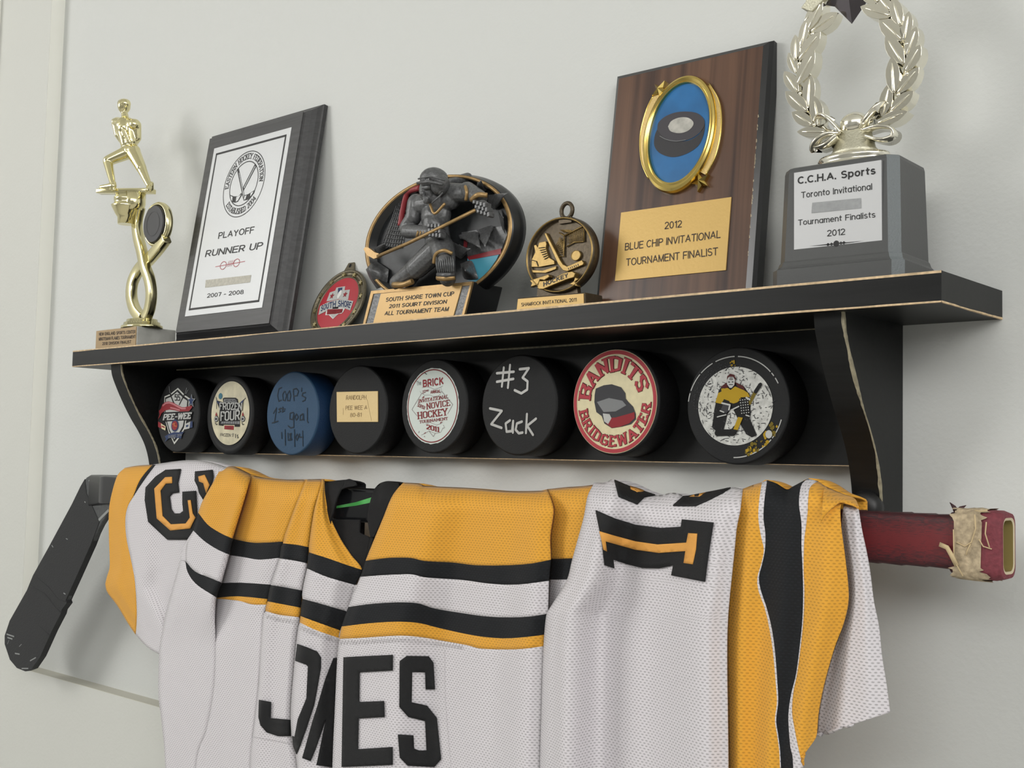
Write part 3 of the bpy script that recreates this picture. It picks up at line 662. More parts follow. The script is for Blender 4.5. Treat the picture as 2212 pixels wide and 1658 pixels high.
b.poly(U((400, 650), (520, 600), (640, 585), (780, 630), (845, 720), (850, 800), (890, 850), (960, 920), (1000, 1030), (1000, 1110), (930, 1180), (800, 1215), (640, 1240), (530, 1170), (490, 1060), (410, 1000), (380, 850), (385, 740)), w, 0)
b.poly(U((420, 850), (600, 790), (800, 830), (860, 900), (700, 990), (520, 1000)), w + .0002, 1)
b.poly(U((520, 1090), (700, 1080), (880, 1030), (980, 1000), (985, 1090), (900, 1170), (760, 1220), (640, 1235), (560, 1170)), w + .0002, 2)
b.poly(U((510, 1020), (610, 1030), (640, 1090), (590, 1180), (530, 1140)), w + .0003, 3)
I(b, 'centre_patch', stk, 'dgrey', 'grey', 'red', 'silver')
# -- puck 8: goalie print
c = crop(6.376, 1470, 745); f = PF[7]; U = lambda *p: f.uvs(c(*p), 0)
e = f.ell(c((285, 700), (1245, 950), (740, 310), (800, 1370), (370, 470), (1180, 1180)), 0); b = MB(); w = .0006
b.disc(e, .0003, 0); icep = b.build('ice_print', mat('scratched_ice', '#bcbdb8', 0.5, var=0.22, bscale=260), PR[7])
rnd = random.Random(11); b = MB()
for k in range(300):
    a = rnd.uniform(0, 360); q = rnd.uniform(.05, .97) ** .5; x, y = e[0] + e[2] * q * math.cos(math.radians(a)), e[1] + e[3] * q * math.sin(math.radians(a)); l = rnd.uniform(.0005, .0034); g = rnd.uniform(0, 3.14)
    b.stroke([(x, y), (x + l * math.cos(g), y + l * math.sin(g))], rnd.uniform(.0002, .0005), .0005, 0, False)
I(b, 'scratches', icep, 'dgrey')
b = MB()
K = lambda mi, lv, *p: b.poly(U(*p), w + lv, mi)
K(0, 0, (560, 590), (640, 520), (760, 510), (870, 560), (960, 680), (960, 760), (975, 950), (960, 1010), (1060, 1240), (990, 1270), (915, 1230), (830, 1090), (790, 1000), (730, 880), (700, 880), (650, 960), (630, 1060), (595, 1190), (640, 1190), (520, 1210), (440, 1130), (460, 1000), (470, 900), (500, 760), (530, 640))   # dark body
K(1, .0003, (570, 600), (660, 590), (700, 620), (760, 570), (880, 620), (940, 660), (965, 715), (830, 720), (850, 740), (790, 790), (740, 805), (690, 790), (680, 770), (610, 745), (570, 810), (490, 790), (530, 660), (575, 640))
K(4, .0004, (560, 580), (640, 520), (670, 580), (620, 600)); K(4, .0004, (770, 515), (870, 560), (900, 620), (800, 580))
K(4, .0005, (650, 530), (655, 430), (700, 395), (750, 410), (772, 460), (765, 530), (745, 575))
K(2, .0007, (655, 540), (655, 480), (680, 440), (740, 440), (765, 480), (755, 550), (720, 590), (690, 590))
for x, y in ((685, 510), (735, 508)): K(0, .0009, (x - 14, y), (x, y - 9), (x + 14, y), (x, y + 9))
for y in (455, 475, 545): b.stroke(U((690, y), (735, y)), .0004, w + .0009, 0)
K(3, .0004, (600, 810), (690, 830), (680, 900), (640, 940), (560, 900)); b.stroke(U((585, 800), (695, 825), (680, 890)), .0011, w + .0006, 2); b.stroke(U((560, 905), (610, 925)), .0008, w + .0006, 2); b.stroke(U((735, 885), (815, 845)), .0009, w + .0006, 2); b.stroke(U((520, 990), (640, 960)), .0007, w + .0006, 2); b.stroke(U((915, 965), (960, 980)), .0008, w + .0006, 2); b.stroke(U((920, 725), (965, 750)), .0012, w + .0006, 2)
K(0, .0004, (820, 740), (940, 730), (975, 940), (830, 960))
for ix in range(4):
    for iy in range(6): x, y = 838 + 32 * ix + 4 * iy, 760 + 36 * iy - 4 * ix; K(2, .0007, (x - 7, y - 7), (x + 7, y - 7), (x + 7, y + 7), (x - 7, y + 7))
b.stroke(U((1110, 545), (1020, 680), (960, 800)), .0024, w + .0001, 5); b.stroke(U((1110, 545), (1045, 640)), .0026, w + .0003, 0)
K(1, .0005, (805, 990), (870, 1000), (800, 1170), (740, 1160)); b.stroke(U((770, 1150), (740, 1205), (600, 1205), (520, 1210)), .0042, w + .0004, 0)
I(b, 'goalie_print', icep, 'black', 'gold', 'silver', 'dgrey', 'maroon', 'olive')
b = MB(); ro = f.ell(c((130, 740), (735, 155), (1100, 290), (1385, 1105), (900, 1520), (480, 205)), 0)
for a0, a1 in ((163, 173), (138, 160), (118, 136), (90, 114), (42, 86), (36, 40), (26, 33), (322, 345), (290, 320), (270, 286)): b = MB(); b.stroke(arcpts(ro, a0, a1, 14), .0007, .0003, 0, False); I(b, 'rim_line', PR[7], 'silver')
b = MB()
for k in range(60):
    a = rnd.uniform(283, 335); q = rnd.uniform(1.06, 1.28); x, y = arcpts(e, a, a, 1, q)[0]; r = rnd.uniform(.0006, .0018); b.poly([(x + r * rnd.uniform(.5, 1) * math.cos(t), y + r * rnd.uniform(.5, 1) * math.sin(t)) for t in np.linspace(0, 6.28, 7, endpoint=False)], .0003 + .00002 * (k % 8), 1 if k % 3 else 3)
I(b, 'gold_smear', PR[7], 'silver', 'olive', 'dgrey', 'gold'); b = MB()
for k in range(12):
    x, y = f.uv(c((700 + rnd.uniform(-10, 70), 210 + rnd.uniform(0, 85)))[0]); r = rnd.uniform(.0004, .001); b.poly([(x + r * rnd.uniform(.5, 1) * math.cos(t), y + r * rnd.uniform(.5, 1) * math.sin(t)) for t in np.linspace(0, 6.28, 7, endpoint=False)], .0003 + .00002 * k, 3)
I(b, 'gold_smear', PR[7], 'silver', 'olive', 'dgrey', 'gold'); b = MB()
for k in range(70):
    a = rnd.uniform(95, 185); q = rnd.uniform(1.03, 1.2); x, y = arcpts(e, a, a, 1, q)[0]; b.stroke([(x, y), (x + .0006, y + rnd.uniform(-.0006, .0006))], .0004, .0003, 2, False)
I(b, 'rim_speckle', PR[7], 'silver', 'olive', 'dgrey', 'gold'); b = MB()
q = f.uv(c((1225, 1228))[0]); b.poly([(q[0] + .0024 * math.cos(t), q[1] + .0026 * math.sin(t)) for t in np.linspace(0, 6.28, 20, endpoint=False)], .0008, 0)
I(b, 'white_dot', PR[7], 'silver')

# ============================================================ hockey stick
FT = Fr((0.36, -0.055, -0.0800)); stick = thing('hockey_stick', FT, 'black hockey stick with taped blade and maroon grip, carrying the white jersey', 'hockey stick')
m_shaft = mat('gloss_black_shaft', '#1a1b1d', 0.16)


def rr(a, b_, r, n=5):
    o = []
    for cx, cy, s in ((a - r, b_ - r, 0), (-a + r, b_ - r, 90), (-a + r, -b_ + r, 180), (a - r, -b_ + r, 270)):
        for t in np.linspace(s, s + 90, n): o.append((cx + r * math.cos(math.radians(t)), cy + r * math.sin(math.radians(t))))
    return o


def xsweep(mb, stations, mi=0, caps=True, smooth=True):
    """rounded-rectangle bar along x: stations = (x, half thickness, half height, radius, dy, dz)"""
    n = None; base = len(mb.v)
    for x, a, h, r, dy, dz in stations:
        S = rr(a, h, r); n = len(S)
        for y, z in S: mb.v.append((x, y + dy, z + dz))
    for i in range(len(stations) - 1):
        for k in range(n):
            j = (k + 1) % n; mb.f.append([base + i * n + k, base + i * n + j, base + (i + 1) * n + j, base + (i + 1) * n + k]); mb.m.append(mi); mb.sm.append(smooth)
    if caps:
        mb.f.append([base + k for k in range(n)][::-1]); mb.m.append(mi); mb.sm.append(False)
        mb.f.append([base + (len(stations) - 1) * n + k for k in range(n)]); mb.m.append(mi); mb.sm.append(False)


X = lambda x: x - 0.36
b = MB(); xsweep(b, [(X(-.135), .0045, .017, .003, 0, -.0025), (X(-.10), .007, .0150, .003, 0, -.0005), (X(-.06), .0095, .0138, .003, 0, 0), (X(.60), .0098, .0138, .003, 0, 0)]); b.build('shaft', m_shaft, stick)
b = MB(); u0 = [FT.uv(p, .0098) for p in crop(9.2125, 700, 1020)((250, 712), (255, 665), (640, 590), (985, 482), (985, 590), (650, 658))]
b.poly(u0, .0101); b.build('stripe', mat('green_stripe', '#4fae57', 0.35), stick)
m_grip = bpy.data.materials.new('maroon_tape'); m_grip.use_nodes = True
nt = m_grip.node_tree; bs = nt.nodes['Principled BSDF']; bs.inputs['Roughness'].default_value = .6
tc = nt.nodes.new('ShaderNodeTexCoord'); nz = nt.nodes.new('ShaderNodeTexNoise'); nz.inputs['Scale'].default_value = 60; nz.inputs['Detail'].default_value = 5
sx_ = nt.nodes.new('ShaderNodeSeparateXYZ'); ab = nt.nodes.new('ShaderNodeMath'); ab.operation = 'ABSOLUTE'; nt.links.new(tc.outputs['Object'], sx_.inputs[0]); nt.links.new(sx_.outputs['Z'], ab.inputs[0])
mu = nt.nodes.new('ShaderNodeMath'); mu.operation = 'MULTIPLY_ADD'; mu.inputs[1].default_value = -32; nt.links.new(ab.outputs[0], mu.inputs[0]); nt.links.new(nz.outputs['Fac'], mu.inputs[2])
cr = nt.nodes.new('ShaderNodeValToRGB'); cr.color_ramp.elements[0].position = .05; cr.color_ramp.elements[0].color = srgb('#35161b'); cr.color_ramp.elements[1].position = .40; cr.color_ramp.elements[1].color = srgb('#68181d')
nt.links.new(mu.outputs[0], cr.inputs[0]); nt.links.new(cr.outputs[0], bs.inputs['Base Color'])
wv = nt.nodes.new('ShaderNodeTexWave'); wv.inputs['Scale'].default_value = 11; wv.inputs['Distortion'].default_value = 1.2; wv.bands_direction = 'X'; wv.wave_profile = 'SAW'
mpn = nt.nodes.new('ShaderNodeMapping'); mpn.inputs['Rotation'].default_value = (0, .25, 0); nt.links.new(tc.outputs['Object'], mpn.inputs['Vector']); nt.links.new(mpn.outputs[0], wv.inputs['Vector'])
bpn = nt.nodes.new('ShaderNodeBump'); bpn.inputs['Strength'].default_value = .5; bpn.inputs['Distance'].default_value = .001; nt.links.new(wv.outputs['Fac'], bpn.inputs['Height']); nt.links.new(bpn.outputs[0], bs.inputs['Normal'])
xk = PY(2068, 1175, -.062)[0]; xe = PY(2178, 1175, -.055)[0]
b = MB(); st = [(X(.56), .0100, .0140, .004, 0, 0)]
rnd = random.Random(9)
for k, x in enumerate(np.arange(.58, xk - .012, .014)): st += [(X(x), .0103 + rnd.uniform(0, .0003), .0143 + rnd.uniform(0, .0003), .004, 0, 0), (X(x + .0125), .0108 + rnd.uniform(0, .0002), .0147 + rnd.uniform(0, .0002), .004, 0, 0)]
st += [(X(xk - .003), .0112, .0165, .005, 0, -.0003), (X(xk + .006), .0122, .0178, .006, 0, -.0005)]
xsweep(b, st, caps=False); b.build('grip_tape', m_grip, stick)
m_knob = mat('worn_maroon_tape', '#74333c', 0.75, bump=.5, bscale=500, var=.2)
b = MB(); xsweep(b, [(X(xk + .004), .0121, .0177, .006, 0, -.0005), (X(xk + .016), .0126, .0186, .007, 0, -.0006), (X(xe - .004), .0124, .0186, .007, 0, -.0007), (X(xe), .0108, .0172, .006, 0, -.0007)], caps=False)
n0 = len(b.v); O1 = [(X(xe), y, z - .0007) for y, z in rr(.0108, .0172, .006)]; O2 = [(X(xe + .0004), y, z - .0007) for y, z in rr(.0086, .0150, .005)]; O3 = [(X(xe), y, z - .0007) for y, z in rr(.0072, .0136, .004)]; O4 = [(X(xe - .05), y, z - .0007) for y, z in rr(.0068, .0130, .004)]
b.strip(O1, O2, 0, True, False); b.strip(O2, O3, 1, True, False); b.strip(O3, O4, 2, True, True); b.f.append([len(b.v) - len(O4) + i for i in range(len(O4))]); b.m.append(2); b.sm.append(False)
b.build('butt_end', [m_knob, mat('pale_composite', '#c4b79a', .7), mat('hollow_inside', '#8a7a45', .8)], stick)
m_res = mat('tape_residue', '#ab9b80', .85, bump=.7, bscale=350, var=.3)
b = MB(); N = 46; rnd = random.Random(4); A = []; B = []
S = rr(.0131, .0191, .007, 12); nS = len(S)
stn = np.linspace(xk - .001, xe - .008, 6); base = len(b.v)
rag0 = [rnd.uniform(-.0022, .0022) for _ in range(nS)]; rag1 = [rnd.uniform(-.003, .003) for _ in range(nS)]
for q, x in enumerate(stn):
    for k, (y, z) in enumerate(S):
        j = rag0[k] if q == 0 else (rag1[k] if q == len(stn) - 1 else rnd.uniform(-.001, .001)); g = 1 + rnd.uniform(-.02, .03)
        b.v.append((X(x + j), y * g, z * g - .0006))
for q in range(len(stn) - 1):
    for k in range(nS):
        j = (k + 1) % nS; b.f.append([base + q * nS + k, base + q * nS + j, base + (q + 1) * nS + j, base + (q + 1) * nS + k]); b.m.append(0); b.sm.append(True)
b.build('tape_residue', m_res, stick)
b = MB(); cb = crop(4.3634, 1780, 900)
V3 = lambda q, w: (FT.uv(cb(q)[0], w)[0], -w, FT.uv(cb(q)[0], w)[1])
b.sweep([V3((1250, 1400), .014), V3((1200, 1300), .016), V3((1160, 1230), .015), V3((1090, 1200), .013)], [(.0012, .0003), (-.0012, .0003), (-.0012, -.0003), (.0012, -.0003)], 0)
for P in (((1250, 1180), (1330, 1220), (1390, 1180), (1430, 1050), (1420, 920)), ((1420, 880), (1480, 890), (1540, 880)), ((1380, 1200), (1350, 1260), (1340, 1300)), ((1460, 1150), (1500, 1220), (1580, 1245)), ((1220, 1060), (1225, 1350), (1310, 1500)), ((1530, 990), (1520, 1100), (1560, 1230))): b.tube([V3(q, .0142) for q in P], .00035, 0, 5)
b.build('loose_threads', mat('pale_thread', '#c9b48c', .8), stick)
b = MB()
for P in (((1250, 900), (1225, 850), (1185, 805)), ((1265, 890), (1290, 860), (1340, 833))):
    q = [V3(a, .006) for a in P]; b.sweep(q, [(.0014, .0002), (-.0014, .0002), (-.0014, -.0002), (.0014, -.0002)], 0, scale=[1, .8, .1])
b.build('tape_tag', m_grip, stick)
cs = crop(2.764, 0, 960)
bl = cs((720, 182), (600, 180), (540, 180), (515, 195), (480, 250), (430, 360), (290, 620), (200, 780), (165, 870), (60, 1050), (30, 1140), (30, 1190), (60, 1280), (100, 1330), (150, 1350), (190, 1335), (240, 1260), (310, 1100), (370, 960), (395, 930), (450, 800), (540, 600), (600, 480), (650, 400), (720, 330))
b = MB(); b.prism(FT.uvs(bl, .003), -.003, .003); bladeo = b.build('blade', mat('scuffed_blade', '#3c3e3f', .45, bump=.3, bscale=300, var=.25), stick, bevel=.0012)
tp = cs((505, 205), (515, 290), (592, 462), (540, 600), (455, 790), (392, 928), (398, 945), (368, 985), (362, 1010), (310, 1110), (240, 1265), (190, 1338), (150, 1353), (100, 1333), (58, 1283), (27, 1190), (27, 1140), (57, 1050), (160, 868), (172, 838), (196, 780), (286, 618), (428, 355), (480, 248))
b = MB(); b.prism(FT.uvs(tp, .0036), -.0036, .0036)
for P in (((215, 790), (290, 850), (350, 925), (392, 935)), ((180, 840), (270, 890), (330, 970), (362, 1000)), ((230, 1080), (300, 1140))): b.tube([(u, -.0036, v) for u, v in FT.uvs(cs(*P), .0036)], .0006, 0, 6)
tape = b.build('blade_tape', mat('black_cloth_tape', '#262728', .8, bump=.5, bscale=700), stick, bevel=.0008)
rnd = random.Random(2); m_sc = mat('grey_scuff', '#8c8f8d', .7)
for P in (((40, 1130), (85, 1145)), ((45, 1150), (75, 1160)), ((55, 1165), (45, 1190)), ((115, 1205), (130, 1190)), ((90, 1245), (118, 1250)), ((180, 1290), (215, 1270)), ((130, 1335), (170, 1335)), ((395, 560), (405, 565)), ((505, 340), (512, 345)), ((380, 885), (392, 892)), ((310, 600), (318, 612))): b = MB(); b.stroke(FT.uvs(cs(*P), .0037), rnd.uniform(.0006, .0016), .0039, 0, False); b.build('scuff_mark', m_sc, tape)
for P, wd in (((585, 455), (650, 390)), .003), (((530, 215), (600, 190)), .0016): b = MB(); b.stroke(FT.uvs(cs(*P), .003), wd, .0032, 0, False); b.build('scuff_mark', m_sc, bladeo)
# ============================================================ helpers for plaques and trophies
def v3(f, q, w): a = f.uv(q, w); return (a[0], -w, a[1])


def ang(e, f, q, w=0):
    a = f.uv(q, w); return math.degrees(math.atan2((a[1] - e[1]) / e[3], (a[0] - e[0]) / e[2]))


def board(mb, outer, inner, prof, t, mi=0, mi_side=None, smooth=False):
    """plaque: outer/inner = (L,R,B,T); prof = [(fraction outer->inner, w)]"""
    rings = []
    for k, w in prof:
        L, R, B, T = [o + (i - o) * k for o, i in zip(outer, inner)]; rings.append([(L, -w, B), (R, -w, B), (R, -w, T), (L, -w, T)])
    for a, b_ in zip(rings[:-1], rings[1:]):
        for i in range(4):
            j = (i + 1) % 4; mb.add([a[i], a[j], b_[j], b_[i]], [[0, 1, 2, 3]], mi if mi_side is None else mi_side, False)
    mb.add(rings[-1], [[0, 1, 2, 3]], mi); mb.add(rings[0], [[3, 2, 1, 0]], mi)


m_gold = mat('gold_plated', '#ece3b4', 0.13, 1.0)
m_gold2 = mat('gold_frame', '#dcc272', 0.18, 1.0)
m_silver = mat('silver_plated', '#f3efe0', 0.16, 1.0)
m_ptext = mat('black_print', '#1b1b1c', 0.55)

def smoothed_uv(P): return catmull(list(P) + [P[0]], 5)[:-1]


# ============================================================ gold runner trophy
F1 = Fr((-.0737, -.055, ZT)); t = thing('trophy', F1, 'small gold figure trophy on a grey marble block, leftmost on the shelf', 'trophy')
c = crop(2.86, 180, 190); S1 = .000172
b = MB(); b.box(-.1143 + .0737, -.0331 + .0737, 0, .0228, -.0297, .015); mb_ = b.build('marble_base', mat('grey_marble', '#b4b4ae', .3, var=.18, bscale=60), t, bevel=.0008)
b = MB(); b.box(-.1143 + .0742, -.0331 + .0728, .0005, .0222, .015, .0158); pl = b.build('name_plate', mat('tan_plate', '#a98f68', .5, .1), t)
b = MB(); w = .016; ck = crop(3.6867, 140, 700)
for s, a, z, tt in (('NEW ENGLAND SPORTS CENTER', (272, 92), (562, 72), (272, 66)), ('MINUTEMAN FLAMES TOURNAMENT', (270, 131), (562, 111), (270, 105)), ('2010 DIVISION FINALIST', (298, 167), (528, 152), (298, 142))):
    put(b, sans(s, .035), F1, ck(a)[0], ck(z)[0], ck(tt)[0], w, 0, cap(.035))
b.build('lettering', mat('brown_print', '#3a2b1c', .6), pl)
q = F1.uv(c((350, 1480))[0])
b = MB(); b.lathe((q[0], .002, .0228), [(.0265, 0), (.0262, .0028), (.0235, .0030), (.0230, .0062), (.0200, .0066), (.0195, .0094), (.013, .0105)], 0, 40, (1, .72)); b.build('stepped_foot', m_gold, t)
sect = rr(.0042, .0030, .001, 3)


def ribbon(P, w=0, sc=None):
    Q = catmull([v3(F1, a, w if not isinstance(w, list) else w[i]) for i, a in enumerate(c(*P))], 8); return Q


b = MB()
b.sweep(ribbon(((350, 735), (332, 830), (340, 920), (362, 1010), (380, 1100), (408, 1180), (420, 1270), (410, 1360), (385, 1425)), [0, 0, .001, .002, .003, .002, .001, 0, 0]), rr(.0052, .0042, .0012, 3))
b.sweep(ribbon(((515, 925), (470, 985), (410, 1055), (345, 1120), (305, 1200), (298, 1290), (320, 1370), (365, 1425)), [0, 0, -.001, -.003, -.002, -.001, 0, 0]), rr(.0056, .0042, .0012, 3))
b.build('twisted_riser', m_gold, t)
er = F1.ell(c((372, 840), (512, 840), (440, 730), (440, 952)), .0035); er = (er[0], er[1], .0192, .0196)
b = MB(); b.turn(er, [(1.16, -.004), (1.2, -.002), (1.2, .001), (1.12, .0035), (1.02, .0035), (1.0, -.001)], 0, 48, caps=(True, False)); b.build('ring_holder', m_gold, t)
b = MB(); b.turn(er, [(.98, -.003), (.98, .0045), (.95, .0055)], 0, 48); b.ring(er, -.0068, -.0075, .0057, 1); b.build('puck_insert', [mat('insert_black', '#2b2b2d', .5), mat('insert_line', '#1a1a1b', .5)], t)
q = v3(F1, c((268, 740))[0], .008); zz = lambda y: (740 - y) * S1
b = MB(); b.lathe(q, [(.0085, zz(842)), (.0090, zz(800)), (.0110, zz(785)), (.0152, zz(740)), (.0160, zz(728)), (.0135, zz(722)), (.0128, zz(700)), (.0134, zz(698)), (.0134, zz(680)), (.0120, zz(676)), (.0120, zz(655))], 0, 40)
b.lathe((q[0] + .009, q[1] + .004, q[2]), [(.009, zz(760)), (.011, zz(720)), (.011, zz(650))], 0, 32); b.build('cup_collar', m_gold, t)
wR = -.006; wL = min(np.linspace(0, .05, 101), key=lambda k: abs(F1.uv(c((110, 640))[0], k)[1] - F1.uv(c((415, 636))[0], wR)[1]))
b = MB(); PL, PRr = v3(F1, c((95, 640))[0], wL), v3(F1, c((434, 637))[0], wR); b.sweep([PL, PRr], [(.0052, .0024), (-.0052, .0024), (-.0052, -.0024), (.0052, -.0024)], 0, up=(0, 0, 1)); b.build('figure_plinth', m_gold, t, bevel=.0006)
b = MB(); g = lambda p, w=0: v3(F1, c(p)[0], w)
CP = lambda p0, p1, r0, r1, wa=0, wb=0: b.caps(g(p0, wa), g(p1, wb), r0 * S1, r1 * S1)
b.ball(g((252, 112)), (.0066, .0070, .0083)); CP((253, 150), (262, 200), 20, 26); CP((240, 96), (262, 98), 30, 32)
CP((212, 212), (318, 226), 34, 36); CP((262, 240), (276, 345), 66, 47); b.ball(g((255, 250), .003), (.0100, .0080, .0085)); CP((296, 235), (300, 330), 40, 36)
CP((196, 208), (212, 290), 24, 20, -.002, -.003); CP((212, 290), (240, 335), 20, 16, -.003, -.006); CP((330, 228), (335, 310), 28, 23, -.002, -.004); CP((335, 310), (305, 368), 23, 17, -.004, -.007)
for k in range(6): CP((222 + 9 * k, 235 + 16 * k), (262 + 6 * k, 262 + 14 * k), 6, 5, .0088 - .0005 * k, .0086 - .0004 * k)
CP((270, 385), (310, 390), 44, 44); CP((268, 400), (155, 448), 44, 33, .002, wL * .62); CP((152, 455), (182, 590), 31, 18, wL * .62, wL * .8); CP((186, 604), (112, 614), 21, 15, wL * .8, wL); CP((186, 590), (180, 622), 18, 16, wL * .8, wL * .82); CP((120, 626), (195, 626), 8, 8, wL * .97, wL * .8)
CP((312, 405), (358, 495), 45, 33); CP((358, 495), (408, 605), 31, 18, 0, -.002); CP((412, 610), (395, 628), 17, 15, -.002, .005); CP((422, 590), (422, 625), 13, 14, -.003, -.003)
fuse(b, 'figure', m_gold, t, .00065, 3)

# ============================================================ black runner-up plaque
FA = Fr((.0818, -.0348, ZT), 0, .1484); t = thing('plaque', FA, 'black wooden award plaque with white PLAYOFF RUNNER UP plate, beside the gold figure trophy', 'plaque')
m_pb = wood('black_stained_board', '#2c2c2d', '#3a3a3b', (14, 200, 260), .42)
b = MB(); board(b, (-.0933, .0933, 0, .2318), (-.0766, .0766, .0148, .2214), [(0, 0), (0, .0040), (.06, .0052), (.16, .0058), (.34, .0072), (.60, .0104), (.82, .0138), (.92, .0148), (.93, .016), (1, .016)], .016); b.build('board', m_pb, t)
pw = .0166
b = MB(); b.box(-.0651, .0638, .0296, .2090, .016, pw); pl = b.build('silver_plate', mat('white_silver_plate', '#c6c8c9', .42, .25, bump=.05, bscale=600), t)
b = MB(); w = pw + .0002; c = crop(3.129, 370, 210)
Q = FA.uvs(c((305, 380), (782, 248), (590, 1385), (115, 1438)), w); uL, uR, vT, vB = (Q[0][0] + Q[3][0]) / 2, (Q[1][0] + Q[2][0]) / 2, (Q[0][1] + Q[1][1]) / 2, (Q[2][1] + Q[3][1]) / 2; d = .0021
for x0, x1, y0, y1 in ((uL, uR, vT - d, vT), (uL, uR, vB, vB + d), (uL, uL + d, vB, vT), (uR - d, uR, vB, vT)): b.poly([(x0, y0), (x1, y0), (x1, y1), (x0, y1)], w)
b.build('border_line', m_ptext, pl)
ce = crop(9.7529, 470, 310); eo = FA.ell(ce((740, 140), (1012, 560), (380, 1552), (102, 1100), (250, 610), (930, 940)), w); ei = FA.ell(ce((680, 365), (862, 640), (440, 1318), (247, 1000), (325, 700), (780, 985)), w)
b = MB(); b.ring(eo, 0, -.0008, w); b.ring(ei, 0, -.0009, w)
put_arc(b, slab('EASTERN HOCKEY FEDERATION', .17, True), ei, 1.09, 1.36, ang(ei, FA, ce((200, 960))[0], w) % 360, ang(ei, FA, ce((920, 800))[0], w), w)
put_arc(b, slab('ESTABLISHED 2004', .17, True), ei, 1.36, 1.09, ang(ei, FA, ce((200, 1270))[0], w), ang(ei, FA, ce((800, 1140))[0], w) , w)
U = lambda *p: FA.uvs(ce(*p), w)
b.poly(U((410, 555), (445, 515), (565, 1090), (650, 1060), (790, 970), (770, 1040), (700, 1130), (640, 1180), (545, 1200)), w, 0); b.poly(U((785, 430), (820, 470), (560, 965), (545, 1000), (530, 930)), w, 0)
b.poly(U((500, 1035), (515, 1080), (430, 1220), (370, 1245), (310, 1235), (265, 1130), (265, 1080), (340, 1110), (440, 1110)), w, 0)
b.poly(U((452, 620), (462, 615), (560, 1095), (556, 1150)), w + .0002, 1); b.poly(U((575, 1105), (615, 1090), (590, 1170), (552, 1185)), w + .0002, 1); b.poly(U((700, 1040), (765, 1005), (720, 1085), (690, 1115)), w + .0002, 1); b.poly(U((275, 1100), (320, 1125), (310, 1215), (285, 1175)), w + .0002, 1); b.poly(U((400, 1125), (450, 1110), (500, 1070), (430, 1200), (385, 1225)), w + .0002, 1); b.poly(U((790, 470), (800, 478), (565, 940), (555, 930)), w + .0002, 1)
b.build('crest_print', [m_ptext, MATS['white_silver_plate']], pl)
b = MB()
for s, a, z, tt in (('PLAYOFF', (315, 957), (556, 917), (322, 913)), ('RUNNER UP', (226, 1080), (612, 1024), (238, 1034)), ('2007 - 2008', (240, 1355), (487, 1329), (244, 1326))):
    b = MB(); put(b, sans(s, .012), FA, c(a)[0], c(z)[0], c(tt)[0], w, 0, cap(.012)); b.build('lettering', m_ptext, pl)
b = MB(); U = lambda *p: FA.uvs(c(*p), w)
b.stroke(U((298, 1145), (498, 1108)), .0006, w, 0, False)
for x, y in ((350, 1138), (440, 1120)): b.ring(FA.ell(c((x - 20, y), (x + 22, y - 6), (x, y - 28), (x, y + 25)), w), 0, -.0006, w + .0001, 0, 30)
for k in range(4): b.stroke(U((375 + k * 10, 1145 - k * 2), (392 + k * 12, 1105 - k * 2)), .0005, w, 0)
b.build('flourish', mat('red_print', '#b0434a', .5), pl)
b = MB(); b.poly(FA.uvs(c((232, 1235), (540, 1200), (532, 1250), (228, 1287)), w), w); b.build('blank_strip', mat('scuffed_strip', '#b9b6aa', .6, var=.15, bscale=300), pl)

# ============================================================ red centre medal
FM = Fr((.2725, -.0262, ZT), 0, .36); t = thing('medal', FM, 'round pewter medal with red SOUTH SHORE centre, leaning beside the resin award', 'medal')
m_pew = mat('antique_pewter', '#6f6857', .4, .75, bump=.3, bscale=500, var=.15); c = crop(10.364, 670, 560)
w = .0025; eo = FM.ell(c((30, 1250), (130, 850), (380, 500), (690, 290), (1000, 290), (1190, 560), (1200, 850), (1080, 1200)), w); r0 = (eo[2] + eo[3]) / 2
eo = (eo[0], r0 + .0002, r0, r0); k0 = .80
b = MB(); b.turn(eo, [(1, 0), (1, .0012), (.985, .0026), (.93, .0026), (.92, .0010), (k0, .0010), (k0 - .002, .0024), (k0 - .035, .0024), (k0 - .045, .0012)], 0, 80); b.build('disc', m_pew, t)
b = MB()
for k in range(12): a = math.radians(30 * k + 10); b.prism(star2((eo[0] + r0 * .865 * math.cos(a), eo[1] + r0 * .865 * math.sin(a)), r0 * .085), .0009, .0026)
b.build('star_border', mat('worn_star', '#a89c74', .4, .7), t)
b = MB(); v = eo[1] + r0; b.prism([(eo[0] - .0075, v - .002), (eo[0] + .0075, v - .002), (eo[0] + .0042, v + .0075), (eo[0] - .0042, v + .0075)], .0004, .0022); b.disc((eo[0], v + .004, .0018, .002), .0023, 1, 16); b.build('ribbon_loop', [m_pew, ink['black']], t, bevel=.0005)
b = MB(); b.disc((eo[0], eo[1], r0, r0), .0016, 0, k=-r0 * (1 - k0 + .04)); ctr = b.build('red_centre', mat('red_enamel', '#b0303c', .3), t)
w = .0018; U = lambda *p: FM.uvs(c(*p), w); b = MB()
b.poly(U((365, 940), (440, 740), (560, 700), (590, 630), (785, 600), (770, 690), (890, 675), (850, 900), (620, 890), (500, 920)), w, 0)
b.poly(U((625, 645), (725, 628), (715, 690), (620, 820)), w + .0001, 1); b.poly(U((690, 685), (715, 700), (700, 780), (650, 850), (620, 890), (605, 830), (640, 740)), w + .0002, 2)
for q in ((490, 820), (785, 785)): b.poly(star2(FM.uv(c(q)[0], w), .0035), w + .0002, 3)
b.poly(U((190, 1245), (225, 1050), (400, 960), (600, 905), (780, 895), (970, 935), (900, 1145), (760, 1090), (580, 1090), (380, 1150)), w + .0002, 0)
cv = bpy.data
P0 = U((235, 1175), (400, 1105), (600, 1065), (780, 1070), (890, 1095)); P1 = U((265, 1035), (410, 975), (610, 925), (790, 925), (935, 960))


